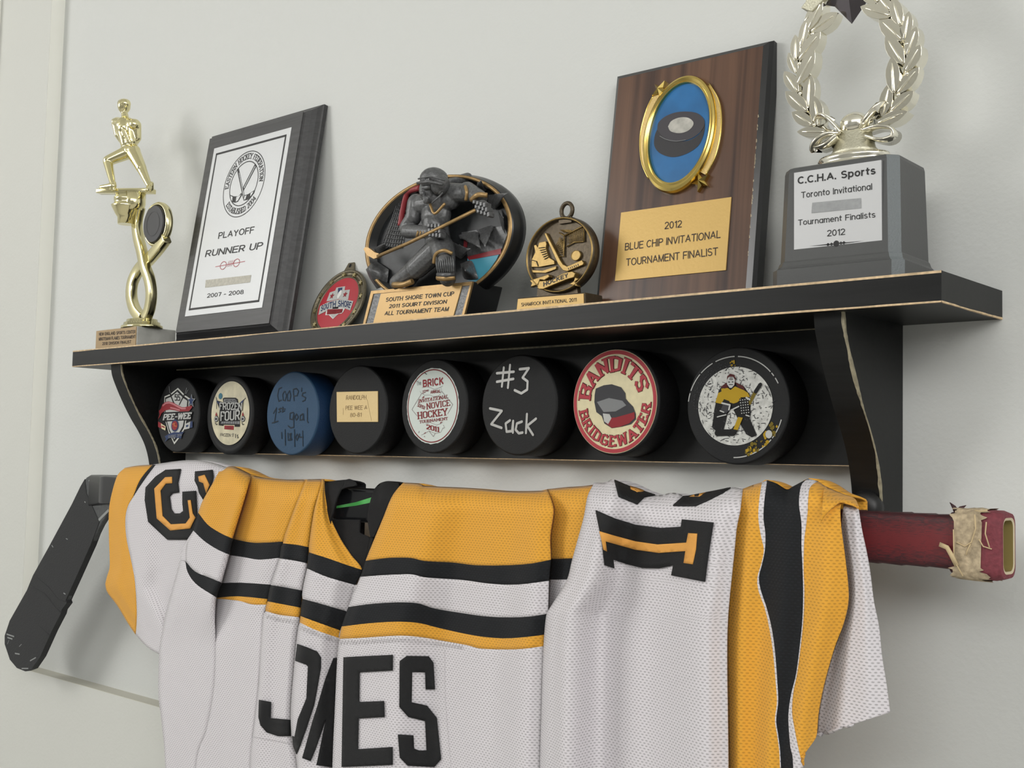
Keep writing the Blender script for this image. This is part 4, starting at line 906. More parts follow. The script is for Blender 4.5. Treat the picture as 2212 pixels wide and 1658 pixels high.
def put_curve(mb, g, base, top, w, mi=0, ch=1.0):
    v, f = g; x0 = min(a for a, _ in v); x1 = max(a for a, _ in v); B = np.array(catmull(base, 10)); T = np.array(catmull(top, 10)); P = []
    for x, y in v:
        k = (x - x0) / (x1 - x0) * (len(B) - 1); i = min(int(k), len(B) - 2); fr_ = k - i; p = B[i] + (B[i + 1] - B[i]) * fr_; q = T[i] + (T[i + 1] - T[i]) * fr_; r = p + (q - p) * y / ch; P.append((r[0], -w, r[1]))
    mb.add(P, f, mi)


put_curve(b, sans('SOUTH SHORE', .035), P0, P1, w + .0004, 1, cap(.035))
b.poly(U((340, 1250), (370, 1110), (500, 1080), (780, 1095), (740, 1180), (700, 1215), (640, 1215), (510, 1335), (420, 1245)), w + .0001, 2); b.poly(U((375, 1235), (390, 1120), (740, 1110), (715, 1195), (560, 1225)), w + .0003, 3); b.poly(U((450, 1245), (620, 1230), (515, 1310)), w + .0003, 0)
put(b, sans('TOWN CUP', .03), FM, c((395, 1225))[0], c((720, 1190))[0], c((400, 1140))[0], w + .0005, 4, cap(.03)); b.poly(U((510, 1075), (640, 1060), (630, 1105), (505, 1110)), w + .0004, 5)
b.build('emblem_print', [ink['silver'], ink['navy'], mat('bright_white', '#d9dad6', .5), ink['red'], ink['darkred'], ink['black']], ctr)

# ============================================================ resin skater award
FRs = Fr((.372, -.036, ZT)); t = thing('resin_award', FRs, 'oval black and bronze resin award with a crouching hockey player in relief, mid shelf', 'award')
c = crop(4.337, 650, 340); SR = .0000826; wf = .022
m_rb = mat('black_resin', '#1d1e1f', .3); m_rg = mat('bronze_paint', '#a5875a', .42, .55, var=.12, bscale=300); m_rz = mat('grey_resin', '#606162', .40, .3, bump=.25, bscale=500, var=.3); m_rd = mat('dark_resin', '#26282a', .45, .2, var=.3, bscale=200)
eg = FRs.ell(c((577, 1000), (640, 750), (840, 460), (1100, 255), (1480, 140), (1750, 210), (1900, 370), (1960, 600), (1920, 820), (1830, 1000), (1680, 1165)), wf)
b = MB(); b.turn(eg, [(1.0, .008), (1.035, .009), (1.042, .013), (1.03, .0165), (1.012, .020), (1.005, wf), (.955, wf), (.94, .014)], 0, 96); body = b.build('oval_back', m_rb, t)
b = MB(); b.turn(eg, [(1.004, wf - .002), (1.004, wf + .0008), (.962, wf + .0008), (.955, wf - .003)], 0, 96, caps=(False, False)); b.build('bronze_rim', m_rg, t)
b = MB(); b.disc(eg, .0145, 0, k=-eg[2] * .05); w = .0152; U = lambda *p: FRs.uvs(c(*p), w)
b.poly(U((1560, 945), (1870, 880), (1830, 960), (1680, 1170), (1560, 1150)), w, 1); b.poly(U((1560, 930), (1880, 850), (1875, 905), (1575, 960)), w + .0003, 2); b.poly(U((1500, 700), (1900, 640), (1930, 720), (1880, 860), (1560, 930)), w - .0003, 3)
b.poly(U((1530, 760), (1565, 755), (1560, 840), (1525, 845)), w + .0003, 2)
b.build('rink_scene', [m_rd, mat('ice_blue', '#4d9db4', .45), mat('rink_red', '#8e2f35', .45), m_rz], t)
b = MB(); g = lambda p, w=.016: v3(FRs, c(p)[0], w)
b.tube(catmull([g((1120, 285), .022), g((1010, 320), .019), (g((975, 400), .018)), g((950, 520), .017), g((930, 640), .017)], 6), .0024, 0, 10); b.build('goal_post', mat('goal_red', '#8e2f35', .4), t)
b = MB()
for k in range(8): b.tube([g((920 + 14 * k - 8, 400)), g((755 + 25 * k, 850))], .0004, 0, 5)
for k in range(12): b.tube([g((905 - 13 * k, 410 + 38 * k)), g((1000 - 6 * k, 425 + 38 * k))], .0004, 0, 5)
b.build('goal_net', m_rz, t)
rnd = random.Random(8)


def shard(P, tip, w0=.015, w1=.028, mi=0):
    b = MB(); P = [g(p, w0) for p in P]; T = g(tip, w1); n = len(P); m0 = np.mean(P, 0); M1 = [tuple(np.array(p) * .62 + np.array(T) * .38 + np.array([0, -.0012, 0])) for p in P]
    b.strip(P, M1, mi, True, False); b.add(M1 + [T], [[i, (i + 1) % n, n] for i in range(n)], mi, False); b.sm = [True] * len(b.f); o_ = b.build('torn_edge', m_rz, t); bm = bmesh.new(); bm.from_mesh(o_.data); bmesh.ops.remove_doubles(bm, verts=bm.verts, dist=1e-6); [setattr(v, 'co', v.co + Vector((rnd.uniform(-1, 1), rnd.uniform(-1, 0), rnd.uniform(-1, 1))) * .0011) for v in bm.verts]; bm.to_mesh(o_.data); bm.free(); cra = o_.data.attributes.new('crease_vert', 'FLOAT', 'POINT'); [setattr(cra.data[v.index], 'value', 1.0 if v.index % 2 == 0 or v.index == len(o_.data.vertices) - 1 else .3) for v in o_.data.vertices]; sd = o_.modifiers.new('smooth', 'SUBSURF'); sd.levels = sd.render_levels = 2


shard(((1760, 340), (1880, 330), (1890, 420), (1820, 500), (1760, 440)), (1945, 340), .016, .034); shard(((1640, 260), (1750, 280), (1720, 330), (1640, 330)), (1700, 215), .016, .03)
shard(((1480, 720), (1650, 680), (1690, 720), (1600, 760), (1500, 770)), (1710, 850), .016, .026); shard(((1650, 690), (1800, 640), (1820, 670), (1720, 760)), (1720, 850), .016, .030); shard(((1430, 790), (1510, 830), (1560, 900), (1500, 960), (1440, 900)), (1600, 860), .016, .026)
shard(((1500, 1000), (1600, 960), (1660, 1130), (1520, 1150)), (1545, 1060), .016, .032); shard(((605, 1060), (690, 960), (830, 1050), (810, 1190), (720, 1225), (650, 1140)), (650, 1050), .016, .030); shard(((670, 870), (760, 830), (830, 850), (720, 900)), (790, 800), .016, .026); shard(((1850, 480), (1920, 600), (1930, 720), (1880, 640)), (1900, 560), .016, .026)
b = MB(); CP = lambda p0, p1, r0, r1, wa=.026, wb=.026: b.caps(g(p0, wa), g(p1, wb), r0 * SR, r1 * SR)
b.ball(g((1265, 545), .028), (.0150, .0085, .0135)); CP((1140, 440), (1400, 400), 100, 95, .028, .028); CP((1260, 620), (1290, 780), 125, 120, .028, .026)
CP((1250, 370), (1270, 460), 75, 85, .036, .032); b.ball(g((1195, 310), .040), (.0072, .0078, .0096)); CP((1185, 375), (1190, 390), 45, 42, .042, .042); b.ball(g((1143, 338), .0475), (.0022, .0028, .0022)); CP((1160, 378), (1185, 382), 22, 18, .0475, .047); CP((1150, 283), (1200, 275), 22, 20, .0475, .0475); b.ball(g((1175, 405), .046), (.0028, .003, .0026)); b.ball(g((1300, 310), .042), (.0022, .0016, .0030))
CP((1085, 430), (1055, 560), 95, 80, .028, .030); CP((1055, 560), (985, 660), 80, 70, .030, .030); CP((1000, 690), (1200, 700), 72, 58, .032, .036)
CP((1400, 330), (1560, 330), 95, 85, .028, .028); CP((1560, 310), (1680, 380), 85, 70, .028, .034); CP((1400, 250), (1560, 190), 60, 50, .020, .018)
CP((1280, 790), (1330, 860), 125, 120, .027, .031); CP((1290, 850), (1080, 1040), 120, 105, .029, .030); CP((1080, 1040), (900, 1170), 100, 75, .029, .027); CP((1060, 1090), (1010, 1170), 70, 60)
CP((1330, 860), (1350, 960), 115, 100, .032, .036); CP((1350, 960), (1375, 1130), 95, 80, .036, .034)
fig = fuse(b, 'player', m_rz, t, .0006, 4)
b = MB(); b.ball(g((1248, 205), .040), (.0108, .0118, .0092)); b.ball(g((1300, 250), .040), (.0070, .0085, .0085))
b.tube([g((1090, 240), .050), g((1200, 225), .053), g((1330, 255), .047)], .0011, 0, 6); b.tube([g((1100, 200), .050), g((1210, 175), .053), g((1350, 215), .046)], .0007, 0, 6); b.tube([g((1330, 330), .046), g((1290, 370), .049), g((1230, 425), .049)], .0007, 0, 6)
for k in range(5): b.box(*[x for x in (g((1120 + 16 * k, 225), .052)[0], g((1128 + 16 * k, 225), .052)[0])], g((1120, 235), .052)[2], g((1120, 205), .052)[2], .046, .0505 + k * .0002)
b.build('helmet', m_rz, t)
for cx, cy, ww, nm in ((1275, 690, .040, 0), (1700, 470, .038, 1)):
    b = MB(); b.ball(g((cx, cy), ww), (.0055, .0060, .0058))
    for k in range(4):
        for j in range(3): q = g((cx - 48 + 32 * k + (0 if nm == 0 else j * 14), cy - 45 + 42 * j + (0 if nm == 0 else k * 8)), ww + .0030); b.prism([(q[0] - .0013, q[2] - .0014 - .0003 * k), (q[0] + .0013, q[2] - .0014 - .0003 * (k - 1)), (q[0] + .0013, q[2] + .0016), (q[0] - .0013, q[2] + .0016)], ww, ww + .0070 - .0006 * j)
    b.build('glove', m_rz, t, bevel=.0005)
for P, r_, nm in (([g((1210, 440), .041), g((1255, 525), .042), g((1350, 430), .041)], .0011, 'collar_trim'), ([g((1600, 395), .040), g((1660, 350), .043), g((1745, 355), .038)], .0020, 'cuff_trim'), ([g((1540, 270), .036), g((1555, 330), .038), g((1545, 400), .036)], .0013, 'sleeve_trim'),
               ([g((1245, 990), .044), g((1265, 905), .046), g((1340, 870), .048), g((1420, 900), .045)], .0014, 'knee_trim'), ([g((870, 1190), .032), g((960, 1190), .034), g((1045, 1160), .033)], .0024, 'boot_trim'), ([g((1285, 1125), .044), g((1360, 1130), .046), g((1445, 1120), .042)], .0022, 'boot_trim')) + tuple(([g((1085 + 28 * k, 745), .038), g((1100 + 28 * k, 690), .040)], .001, 'sleeve_trim') for k in range(3)):
    b = MB(); b.tube(catmull(P, 5) if len(P) > 2 else P, r_, 0, 8); b.build(nm, m_rg, t)
b = MB(); b.ball(g((1350, 990), .044), (.0080, .0055, .0078))
for k in range(9): b.tube(catmull([g((1272 + 19 * k, 935), .0475), g((1270 + 20 * k, 1000), .0500), g((1285 + 18 * k, 1075), .0475)], 4), .0007, 0, 5)
b.tube([g((1285, 1095), .046), g((1360, 1100), .048), g((1440, 1090), .044)], .0018, 0, 8); b.build('shin_pad', m_rz, t)
b = MB(); b.sweep([g((1640, 490), .042), g((1300, 660), .046), g((1000, 805), .044), (g((720, 925), .036))], [(.0010, .0012), (-.0010, .0012), (-.0010, -.0012), (.0010, -.0012)], 0)
q = FRs.uvs(c((735, 900), (745, 930), (690, 950), (625, 915), (595, 860), (610, 840), (640, 845), (700, 890)), .036); b.prism(q, .0345, .0370); b.build('stick', m_rg, t)
w = .028; bp_ = FRs.uvs(c((570, 1650), (660, 1250), (1610, 1162), (1515, 1650)), w); bp_ = [(u, max(v, 0.0)) for u, v in bp_]
b = MB(); b.prism(bp_, -.006, w - .001); b.build('base', m_rb, t, bevel=.0008)
m_ = np.mean(bp_, 0); inn = [(bp_[0][0] + .0028, 0), (bp_[1][0] + .0028, bp_[1][1] - .0026), (bp_[2][0] - .0028, bp_[2][1] - .0026), (bp_[3][0] - .0028, 0)]
b = MB(); b.prism(inn, w - .0012, w - .0004, 0); b.build('base_panel', m_rz, t)
b = MB()
for i in (0, 1, 2): A = [bp_[i], bp_[i + 1]]; Bq = [inn[i], inn[i + 1]]; b.prism([A[0], A[1], Bq[1], Bq[0]], w - .0015, w + .0003)
b.build('base_border', m_rg, t)
m_bp = mat('gold_name_plate', '#c9a468', .42, .2, bump=.05, bscale=500); lp = FRs.uvs(c((667, 1650), (752, 1275), (1510, 1200), (1415, 1640)), w); lp = [(u, max(v, .0004)) for u, v in lp]
b = MB(); b.prism(lp, w - .0006, w + .0004); pl = b.build('name_plate', m_bp, t)
b = MB(); w += .0006
for s, a, z, tt in (('SOUTH SHORE TOWN CUP', (793, 1352), (1430, 1295), (800, 1312)), ('2011 SQUIRT DIVISION', (822, 1412), (1362, 1368), (830, 1375)), ('ALL TOURNAMENT TEAM', (780, 1480), (1378, 1438), (790, 1440))):
    put(b, sans(s, .025), FRs, c(a)[0], c(z)[0], c(tt)[0], w, 0, cap(.025))
b.build('lettering', m_ptext, pl)

# ============================================================ hockey medal award
FH = Fr((.512, -.045, ZT)); t = thing('medal_award', FH, 'oval bronze HOCKEY medal on a small stand, just left of the brown plaque', 'award')
c = crop(6.633, 1080, 430); w = .004
m_mb = mat('antique_bronze', '#4f4536', .42, .6, bump=.2, bscale=500, var=.2); m_mh = mat('rubbed_bronze', '#8f7747', .38, .7, var=.15, bscale=400)
em = FH.ell(c((372, 950), (440, 650), (680, 360), (990, 245), (1240, 330), (1345, 600), (1300, 850), (1140, 1130), (950, 1290), (700, 1350), (480, 1270)), w)
b = MB(); b.turn(em, [(1, -.003), (1.01, .001), (.99, .004), (.95, .0045), (.92, .003), (.90, .0008)], 0, 80); dsc = b.build('medal_disc', m_mb, t)
b = MB(); b.turn(em, [(.985, .0038), (.97, .0048), (.95, .0048), (.935, .0036)], 0, 80, caps=(False, False)); b.build('medal_rim', m_mh, t)
b = MB(); q = v3(FH, c((960, 165))[0], .001); b.tube([(q[0] + .0052 * math.cos(a), q[1], q[2] + .0056 * math.sin(a)) for a in np.linspace(0, 2 * math.pi, 20, endpoint=False)], .0016, 0, 8, True); b.box(q[0] - .006, q[0] + .006, q[2] - .0095, q[2] - .0055, -.001, .003); b.build('ribbon_loop', m_mb, t)
w = .003; U = lambda *p: FH.uvs(c(*p), w)
b = MB(); b.prism(U((630, 490), (660, 480), (860, 870), (900, 930), (960, 960), (1170, 870), (1200, 910), (1190, 940), (960, 1035), (900, 1020), (830, 930)), .0006, w)
for k in range(6): b.poly(U((975 + 27 * k, 985 - 11 * k), (985 + 27 * k, 980 - 11 * k), (992 + 27 * k, 1005 - 11 * k), (982 + 27 * k, 1010 - 11 * k)), w + .0002, 1)
b.build('stick_relief', [m_mh, m_mb], dsc, bevel=.0004)
b = MB(); b.prism(U((555, 620), (650, 600), (660, 640), (650, 700), (690, 830), (770, 880), (775, 930), (560, 970), (445, 970), (450, 860), (500, 760), (480, 660), (510, 650), (535, 690)), .0006, w - .0004); b.prism(U((440, 1010), (600, 1020), (795, 955), (790, 1000), (640, 1055), (445, 1050)), .0006, w - .0008)
for k in range(6): b.tube([v3(FH, a, w) for a in c((555 + 16 * k, 700 + 32 * k), (640 + 10 * k, 690 + 28 * k))], .0004, 1, 5)
b.tube([v3(FH, a, w) for a in c((450, 870), (520, 890), (545, 960))], .0004, 1, 5); b.build('skate_relief', [m_mh, m_mb], dsc, bevel=.0005)
b = MB(); T_ = lambda r, *P: b.tube([v3(FH, a, .0018) for a in c(*P)], r, 0, 5)
T_(.0006, (920, 525), (1205, 375), (1205, 605)); T_(.0006, (920, 525), (915, 825), (855, 815)); T_(.0005, (920, 525), (850, 480)); T_(.0005, (1205, 605), (1060, 620), (950, 680))
for k in range(9): T_(.0002, (1000 + 24 * k, 490 - 13 * k), (1000 + 24 * k, 640 - 4 * k)); T_(.0002, (860 + 7 * k, 540 + 10 * k), (790 + 15 * k, 690 + 16 * k))
for k in range(7): T_(.0002, (960, 530 + 16 * k), (1200, 410 + 28 * k)); T_(.0002, (800, 650 + 24 * k), (915, 560 + 36 * k)); T_(.0002, (860 + 10 * k, 440 + 6 * k), (1000 + 10 * k, 440 + 4 * k))
b.build('net_relief', m_mh, dsc)
b = MB(); e2 = FH.ell(c((1008, 810), (1148, 790), (1085, 728), (1065, 880)), w); b.turn(e2, [(1, .0006), (1, .0024), (.9, .0028), (.85, .0024)], 0, 32); b.build('puck_relief', m_mh, dsc)
b = MB(); w = .0055
b.prism(U((405, 1160), (680, 1070), (700, 1110), (620, 1160), (560, 1150), (530, 1220), (420, 1260), (440, 1200)), .0006, w - .001); b.prism(U((530, 1270), (560, 1170), (720, 1160), (900, 1060), (1030, 1030), (1080, 1060), (1060, 1120), (960, 1150), (760, 1230), (620, 1290), (560, 1290)), .0006, w); b.prism(U((1060, 1110), (1120, 1140), (1060, 1180), (1110, 1250), (970, 1215), (1040, 1170)), .0006, w - .001); bn = b.build('banner', m_mh, dsc, bevel=.0005)
b = MB(); put(b, sans('HOCKEY', .05), FH, c((620, 1252))[0], c((975, 1115))[0], c((618, 1190))[0], w + .0002, 0, cap(.05)); b.build('lettering', mat('dark_bronze', '#2a241b', .5), bn)
b = MB(); b.prism(U((480, 1270), (1040, 1200), (1060, 1350), (1110, 1500), (420, 1560), (470, 1400)), -.003, .001); b.build('neck', m_mb, t)
w = .0145; bp_ = FH.uvs(c((200, 1700), (243, 1412), (1215, 1330), (1205, 1600)), w); bp_ = [(u, max(v, 0)) for u, v in bp_]; bp_[0] = (bp_[1][0] - .0015, 0); bp_[3] = (bp_[2][0] + .001, 0)
b = MB(); b.prism(bp_, -.006, .014); b.build('base', m_mb, t, bevel=.0008)
b = MB(); b.prism([(bp_[0][0] + .001, .0005), (bp_[1][0] + .001, bp_[1][1] - .001), (bp_[2][0] - .0012, bp_[2][1] - .001), (bp_[3][0] - .0014, .0005)], .0138, w); pl = b.build('name_plate', mat('gold_plate_small', '#c9a560', .42, .2), t)
b = MB(); put(b, sans('SHAMROCK INVITATIONAL 2011', .0), FH, c((305, 1537))[0], c((1095, 1465))[0], c((305, 1485))[0], w + .0002, 0, cap(0.0)); b.build('lettering', m_ptext, pl)

# ============================================================ brown plaque
FB = Fr((.594, -.0208, ZT), .0377, .1238); t = thing('plaque', FB, 'walnut brown plaque with an oval blue hockey puck picture and gold plate', 'plaque')
m_wal = wood('walnut_face', '#33201a', '#674a38', (85, 85, 2.5), .32); m_bl = mat('gloss_black_edge', '#131416', .18); m_chip = mat('chipped_edge', '#b3a68c', .7)
b = MB(); board(b, (-.0645, .0645, 0, .1838), (-.0595, .0595, .0060, .1788), [(0, 0), (0, .0085), (.35, .0118), (1, .014)], .014, 0, 1)
rnd = random.Random(6)
for k in range(26): v = .03 + .10 * rnd.random(); b.poly([(.0594, v), (.0594 + rnd.uniform(.0003, .0009), v + .0003), (.0594 + rnd.uniform(.0002, .0006), v + rnd.uniform(.0008, .003)), (.0593, v + rnd.uniform(.0015, .003))], .0142, 2)
b.build('board', [m_wal, m_bl, m_chip], t)
b = MB(); b.box(-.0460, .0439, .0221, .0731, .014, .0147); pl = b.build('gold_plate', mat('brushed_gold', '#c8a662', .40, .3, bump=.08, bscale=500), t)
b = MB(); c = crop(2.8095, 1280, 70); w = .0149
for s, a, z, tt in (('2012', (436, 1194), (540, 1182), (438, 1150)), ('BLUE CHIP INVITATIONAL', (195, 1323), (776, 1246), (198, 1278)), ('TOURNAMENT FINALIST', (203, 1417), (760, 1350), (204, 1372))): put(b, sans(s, .0), FB, c(a)[0], c(z)[0], c(tt)[0], w, 0, cap(0.0))
b.build('lettering', mat('dark_brown_print', '#2c1a12', .5), pl)
cz = crop(3.4, 1370, 150); w = .017
ei = conic(FB, cz((395, 100), (480, 135), (540, 240), (555, 330), (540, 480), (500, 620), (420, 740), (330, 810), (270, 843), (190, 800), (130, 690), (107, 560), (115, 450), (160, 320), (230, 200), (310, 125)), w)
eo = conic(FB, cz((430, 42), (330, 65), (240, 135), (130, 300), (85, 430), (65, 560), (75, 680), (110, 800), (180, 880), (270, 910), (350, 890), (430, 830), (560, 160), (600, 260), (610, 380), (590, 500), (545, 620), (480, 730)), w)
E2 = lambda a: (ei[0] + (eo[0] - ei[0]) * a, ei[1] + (eo[1] - ei[1]) * a)
b = MB(); rg = [[(p[0], -wd, p[1]) for p in conic_pts(E2(a), 96)] for a, wd in ((1.0, .014), (1.0, .0165), (.88, .0183), (.62, .0190), (.42, .0184), (.30, .0180), (.16, .0184), (.04, .0180), (0, .0160))]
for A, B in zip(rg[:-1], rg[1:]): b.strip(A, B, 0, True, True)
fm = b.build('oval_frame', m_gold2, t); m_sg = mat('satin_gold', '#cbb27a', .45, .9, bump=.3, bscale=1200)
for inn, out in ((((200, 180), (130, 300), (85, 430), (65, 560), (75, 680), (110, 800)), ((140, 195), (90, 300), (50, 450), (44, 580), (62, 700), (106, 802))), (((550, 140), (600, 260), (610, 380), (590, 500), (545, 620), (470, 745)), ((552, 105), (620, 220), (641, 350), (631, 500), (592, 650), (528, 775)))):
    A = catmull(FB.uvs(cz(*inn), .016), 6); B = catmull(FB.uvs(cz(*out), .0155), 6); b = MB()
    b.strip([(x, -.0164, z) for x, z in A], [(x, -.0158, z) for x, z in B], 0, False, True); b.strip([(x, -.0158, z) for x, z in B], [(x, -.014, z) for x, z in B], 0, False, True); b.tube([(x, -.0157, z) for x, z in B], .0006, 1, 6); b.build('swoosh', [m_sg, m_gold2], fm)
for q, rt in (((183, 145), 62), ((482, 820), 255)):
    b = MB(); p = FB.uv(cz(q)[0], .018); P = star2(p, .0072, rt); n = len(P); b.add([(u, -.0172, v) for u, v in P] + [(p[0], -.0205, p[1])], [[i, (i + 1) % n, n] for i in range(n)], 0); b.strip([(u, -.0172, v) for u, v in P], [(u, -.014, v) for u, v in P], 0, True, False); b.build('star_ornament', m_gold2, fm)
m_img = mat('blue_picture', '#1f5f93', .3, var=.35, bscale=22)
b = MB(); b.poly(conic_pts(ei, 96), .0160); pic = b.build('picture', m_img, t)
b = MB(); w = .0162; U = lambda *p: FB.uvs(c(*p), w); UZ = lambda *p: FB.uvs(smoothed_uv(cz(*p)), w)
b.poly(UZ((168, 440), (215, 490), (300, 525), (400, 520), (480, 470), (517, 395), (512, 470), (470, 560), (380, 620), (280, 643), (190, 615), (148, 560), (150, 490)), w, 0); b.poly(UZ((170, 440), (180, 390), (230, 345), (310, 315), (400, 310), (470, 325), (515, 370), (512, 420), (470, 475), (400, 515), (310, 528), (215, 495)), w + .0002, 1); b.poly(UZ((250, 420), (275, 380), (330, 355), (395, 355), (435, 385), (430, 420), (390, 455), (330, 469), (270, 455)), w + .0004, 2); b.stroke(FB.uvs(catmull(cz((190, 490), (240, 515), (310, 528), (380, 518)), 5), w), .0004, w + .0005, 3)
b.build('puck_picture', [mat('picture_black', '#232226', .4), mat('picture_charcoal', '#353238', .4), mat('picture_white', '#aeaca4', .4, var=.2, bscale=200), ink['grey']], pic)

# ============================================================ silver wreath trophy
FW = Fr((.7403, -.075, ZT), .0319); t = thing('trophy', FW, 'silver laurel wreath trophy on a tall grey block base, rightmost on the shelf', 'trophy')
m_gb = mat('charcoal_plastic', '#4a4b4b', .42, bump=.1, bscale=800); m_gc = mat('lit_chamfer', '#6b7173', .5, bump=.4, bscale=900)  # front right chamfer gets a lighter colour for the light it reflects


def chbox(mb, a, d0, d1, ch, rows):
    """chamfered block, rows = [(grow, z)] ; front at w=d0, back at w=d1"""
    R = []
    for gq, z in rows:
        A = a + gq; f0 = d0 + gq; f1 = d1 - gq; R.append([(-A + ch, -f0, z), (A - ch, -f0, z), (A, -f0 + ch, z), (A, -f1 - ch, z), (A - ch, -f1, z), (-A + ch, -f1, z), (-A, -f1 - ch, z), (-A, -f0 + ch, z)])
    for p, q in zip(R[:-1], R[1:]):
        for i in range(8): mb.add([p[i], p[(i + 1) % 8], q[(i + 1) % 8], q[i]], [[0, 1, 2, 3]], 1 if i in (1,) else 0)
    mb.add(R[-1], [list(range(8))], 0); mb.add(R[0], [list(range(8))[::-1]], 0)


b = MB(); chbox(b, .0359, 0, -.0480, .0055, [(.0049, 0), (.0049, .0107), (.0040, .0112), (.0028, .0128), (.0022, .0150), (.0016, .0160), (0, .0700), (-.0005, .0722), (-.002, .0730)]); b.build('block_base', [m_gb, m_gc], t)
q = [FW.uv(p, .0012) for p in crop(3.936, 1650, 320)((258, 210), (998, 100), (1007, 830), (258, 900))]
b = MB(); b.prism(q, -.0012, .0014); pl = b.build('silver_plate', mat('matte_silver_plate', '#c3c4c5', .45, .25), t)
b = MB(); w = .0016; c = crop(3.936, 1650, 320)
for s, a, z, tt, bo in (('C.C.H.A. Sports', (287, 306), (950, 220), (287, 243), .03), ('Toronto Invitational', (317, 425), (920, 352), (317, 372), .0), ('Tournament Finalists', (290, 657), (948, 588), (290, 608), .0), ('2012', (537, 750), (690, 735), (537, 696), .0)): put(b, sans(s, bo), FW, c(a)[0], c(z)[0], c(tt)[0], w, 0, cap(bo))
U = lambda *p: FW.uvs(c(*p), w)
b.poly(U((382, 832), (560, 812), (560, 822)), w); b.poly(U((850, 787), (690, 800), (690, 808)), w); q = FW.uv(c((615, 810))[0], w); b.poly([(q[0] + .0018 * math.cos(a), q[1] + .0018 * math.sin(a)) for a in np.linspace(0, 6.28, 16, endpoint=False)], w)
for x, y in ((575, 815), (545, 818), (655, 806), (680, 803)): p = FW.uv(c((x, y))[0], w); b.poly([(p[0] - .0012, p[1]), (p[0], p[1] - .0010), (p[0] + .0012, p[1]), (p[0], p[1] + .0010)], w)
b.build('lettering', m_ptext, pl)
b = MB(); b.poly(U((412, 463), (826, 423), (828, 510), (405, 552)), w); b.build('blank_strip', mat('grey_strip', '#949697', .6, var=.1, bscale=300), pl)
c = crop(4.8775, 1650, 0); wc = -.024; top = .0730
q = FW.uv(c((950, 1600))[0], wc); S3 = 1 / (4.8775 * 3140)
b = MB(); b.lathe((q[0], -wc, top), [(.0235, 0), (.0235, .0018), (.0215, .0030), (.0210, .0045), (.0225, .0055), (.0215, .0075), (.0180, .0086), (.0150, .0090)], 0, 48, (1, .62)); b.build('stepped_disc', m_silver, t)
m_sat = mat('satin_silver', '#c9c6b2', .42, .9, bump=.3, bscale=900)
zt = FW.uv(c((960, 1390))[0], wc)[1]; zb = top + .0085
b = MB(); b.lathe((q[0], -wc, zb), [(.0165, 0), (.0135, .003), (.0105, zt - zb), (.0085, zt - zb + .002)], 0, 36, (1, .55)); b.build('neck', m_sat, t)
kc = v3(FW, c((955, 1310))[0], wc); b = MB(); b.ball(kc, (.0088, .0075, .0074)); b.build('knot', m_silver, t)


def loop(pts, half):
    P = catmull([v3(FW, a, wc + dw) for a, dw in zip(c(*[p[:2] for p in pts]), [p[2] for p in pts])], 6); return P


b = MB()
for pts in ([(830, 1400, .002), (740, 1300, .004), (660, 1235, .004), (625, 1290, -.002), (700, 1390, -.004), (810, 1420, 0)], [(790, 1430, .002), (660, 1440, .006), (580, 1500, .006), (575, 1570, .003), (680, 1540, .006), (790, 1450, .005)], [(1080, 1330, 0), (1130, 1240, .003), (1210, 1150, .003), (1250, 1180, -.002), (1180, 1280, -.004), (1090, 1340, 0)], [(1090, 1390, .002), (1230, 1350, .004), (1370, 1370, .004), (1385, 1450, .003), (1260, 1490, .005), (1100, 1450, .004)]):
    P = loop(pts, 0); b.sweep(P, [(.0007, .0062), (-.0007, .0062), (-.0007, -.0062), (.0007, -.0062)], 0, up=(0, -1, .05))
b.build('bow', m_silver, t)
LV = [((520, 350), (805, 150), 150), ((400, 645), (628, 352), 150), ((385, 910), (568, 548), 150), ((490, 1150), (508, 782), 135), ((612, 1340), (555, 1025), 135), ((505, 330), (650, 10), 120), ((455, 250), (620, 30), 90),
      ((420, 510), (488, 200), 105), ((365, 655), (365, 385), 105), ((375, 790), (285, 570), 105), ((390, 985), (243, 768), 125), ((490, 1190), (260, 980), 135), ((540, 1330), (318, 1192), 120), ((680, 1405), (378, 1402), 105),
      ((1365, 190), (1048, 92), 130), ((1482, 440), (1238, 210), 150), ((1500, 690), (1308, 398), 140), ((1400, 1000), (1378, 615), 135), ((1272, 1240), (1348, 885), 125),
      ((1360, 130), (1215, -40), 110), ((1470, 290), (1385, -5), 120), ((1500, 440), (1552, 135), 120), ((1535, 600), (1635, 295), 120), ((1525, 770), (1682, 490), 130), ((1430, 1000), (1660, 720), 130), ((1365, 1185), (1605, 975), 125), ((1225, 1315), (1545, 1190), 110),
      ((560, 60), (790, -120), 120), ((1240, 40), (1060, -60), 120), ((1370, 0), (1270, -200), 110), ((480, 40), (600, -200), 120)]
prof = [(0, .16), (.12, .52), (.3, .9), (.5, 1.0), (.68, .9), (.84, .58), (.94, .26), (1, 0)]
for i, (p0, p1, wd) in enumerate(LV):
    A, B = [np.array(FW.uv(a, wc)) for a in c(p0, p1)]; d = B - A; L = np.hypot(*d); d /= L; n = np.array([-d[1], d[0]]); hw = wd * S3 * .5 * 1.0
    o = [A + d * L * s + n * hw * k * (1 if abs(d[1]) > .3 else 1) for s, k in prof] + [A + d * L * s - n * hw * k for s, k in prof[-2::-1]]
    b = MB(); z0 = wc - .0045 - .0006 * (i % 3); z1 = wc + .0035 + .0005 * (i % 3)
    b.prism([tuple(x) for x in o], z0, z1)
    r = [(A + d * L * s) for s in (.05, .3, .6, .82)]; b.tube([(x[0], -z1 - .0001, x[1]) for x in r], .00075, 0, 6, scale=[1, 1, .9, .4])
    b.build('laurel_leaf', m_silver, t, bevel=.0005)
b = MB()
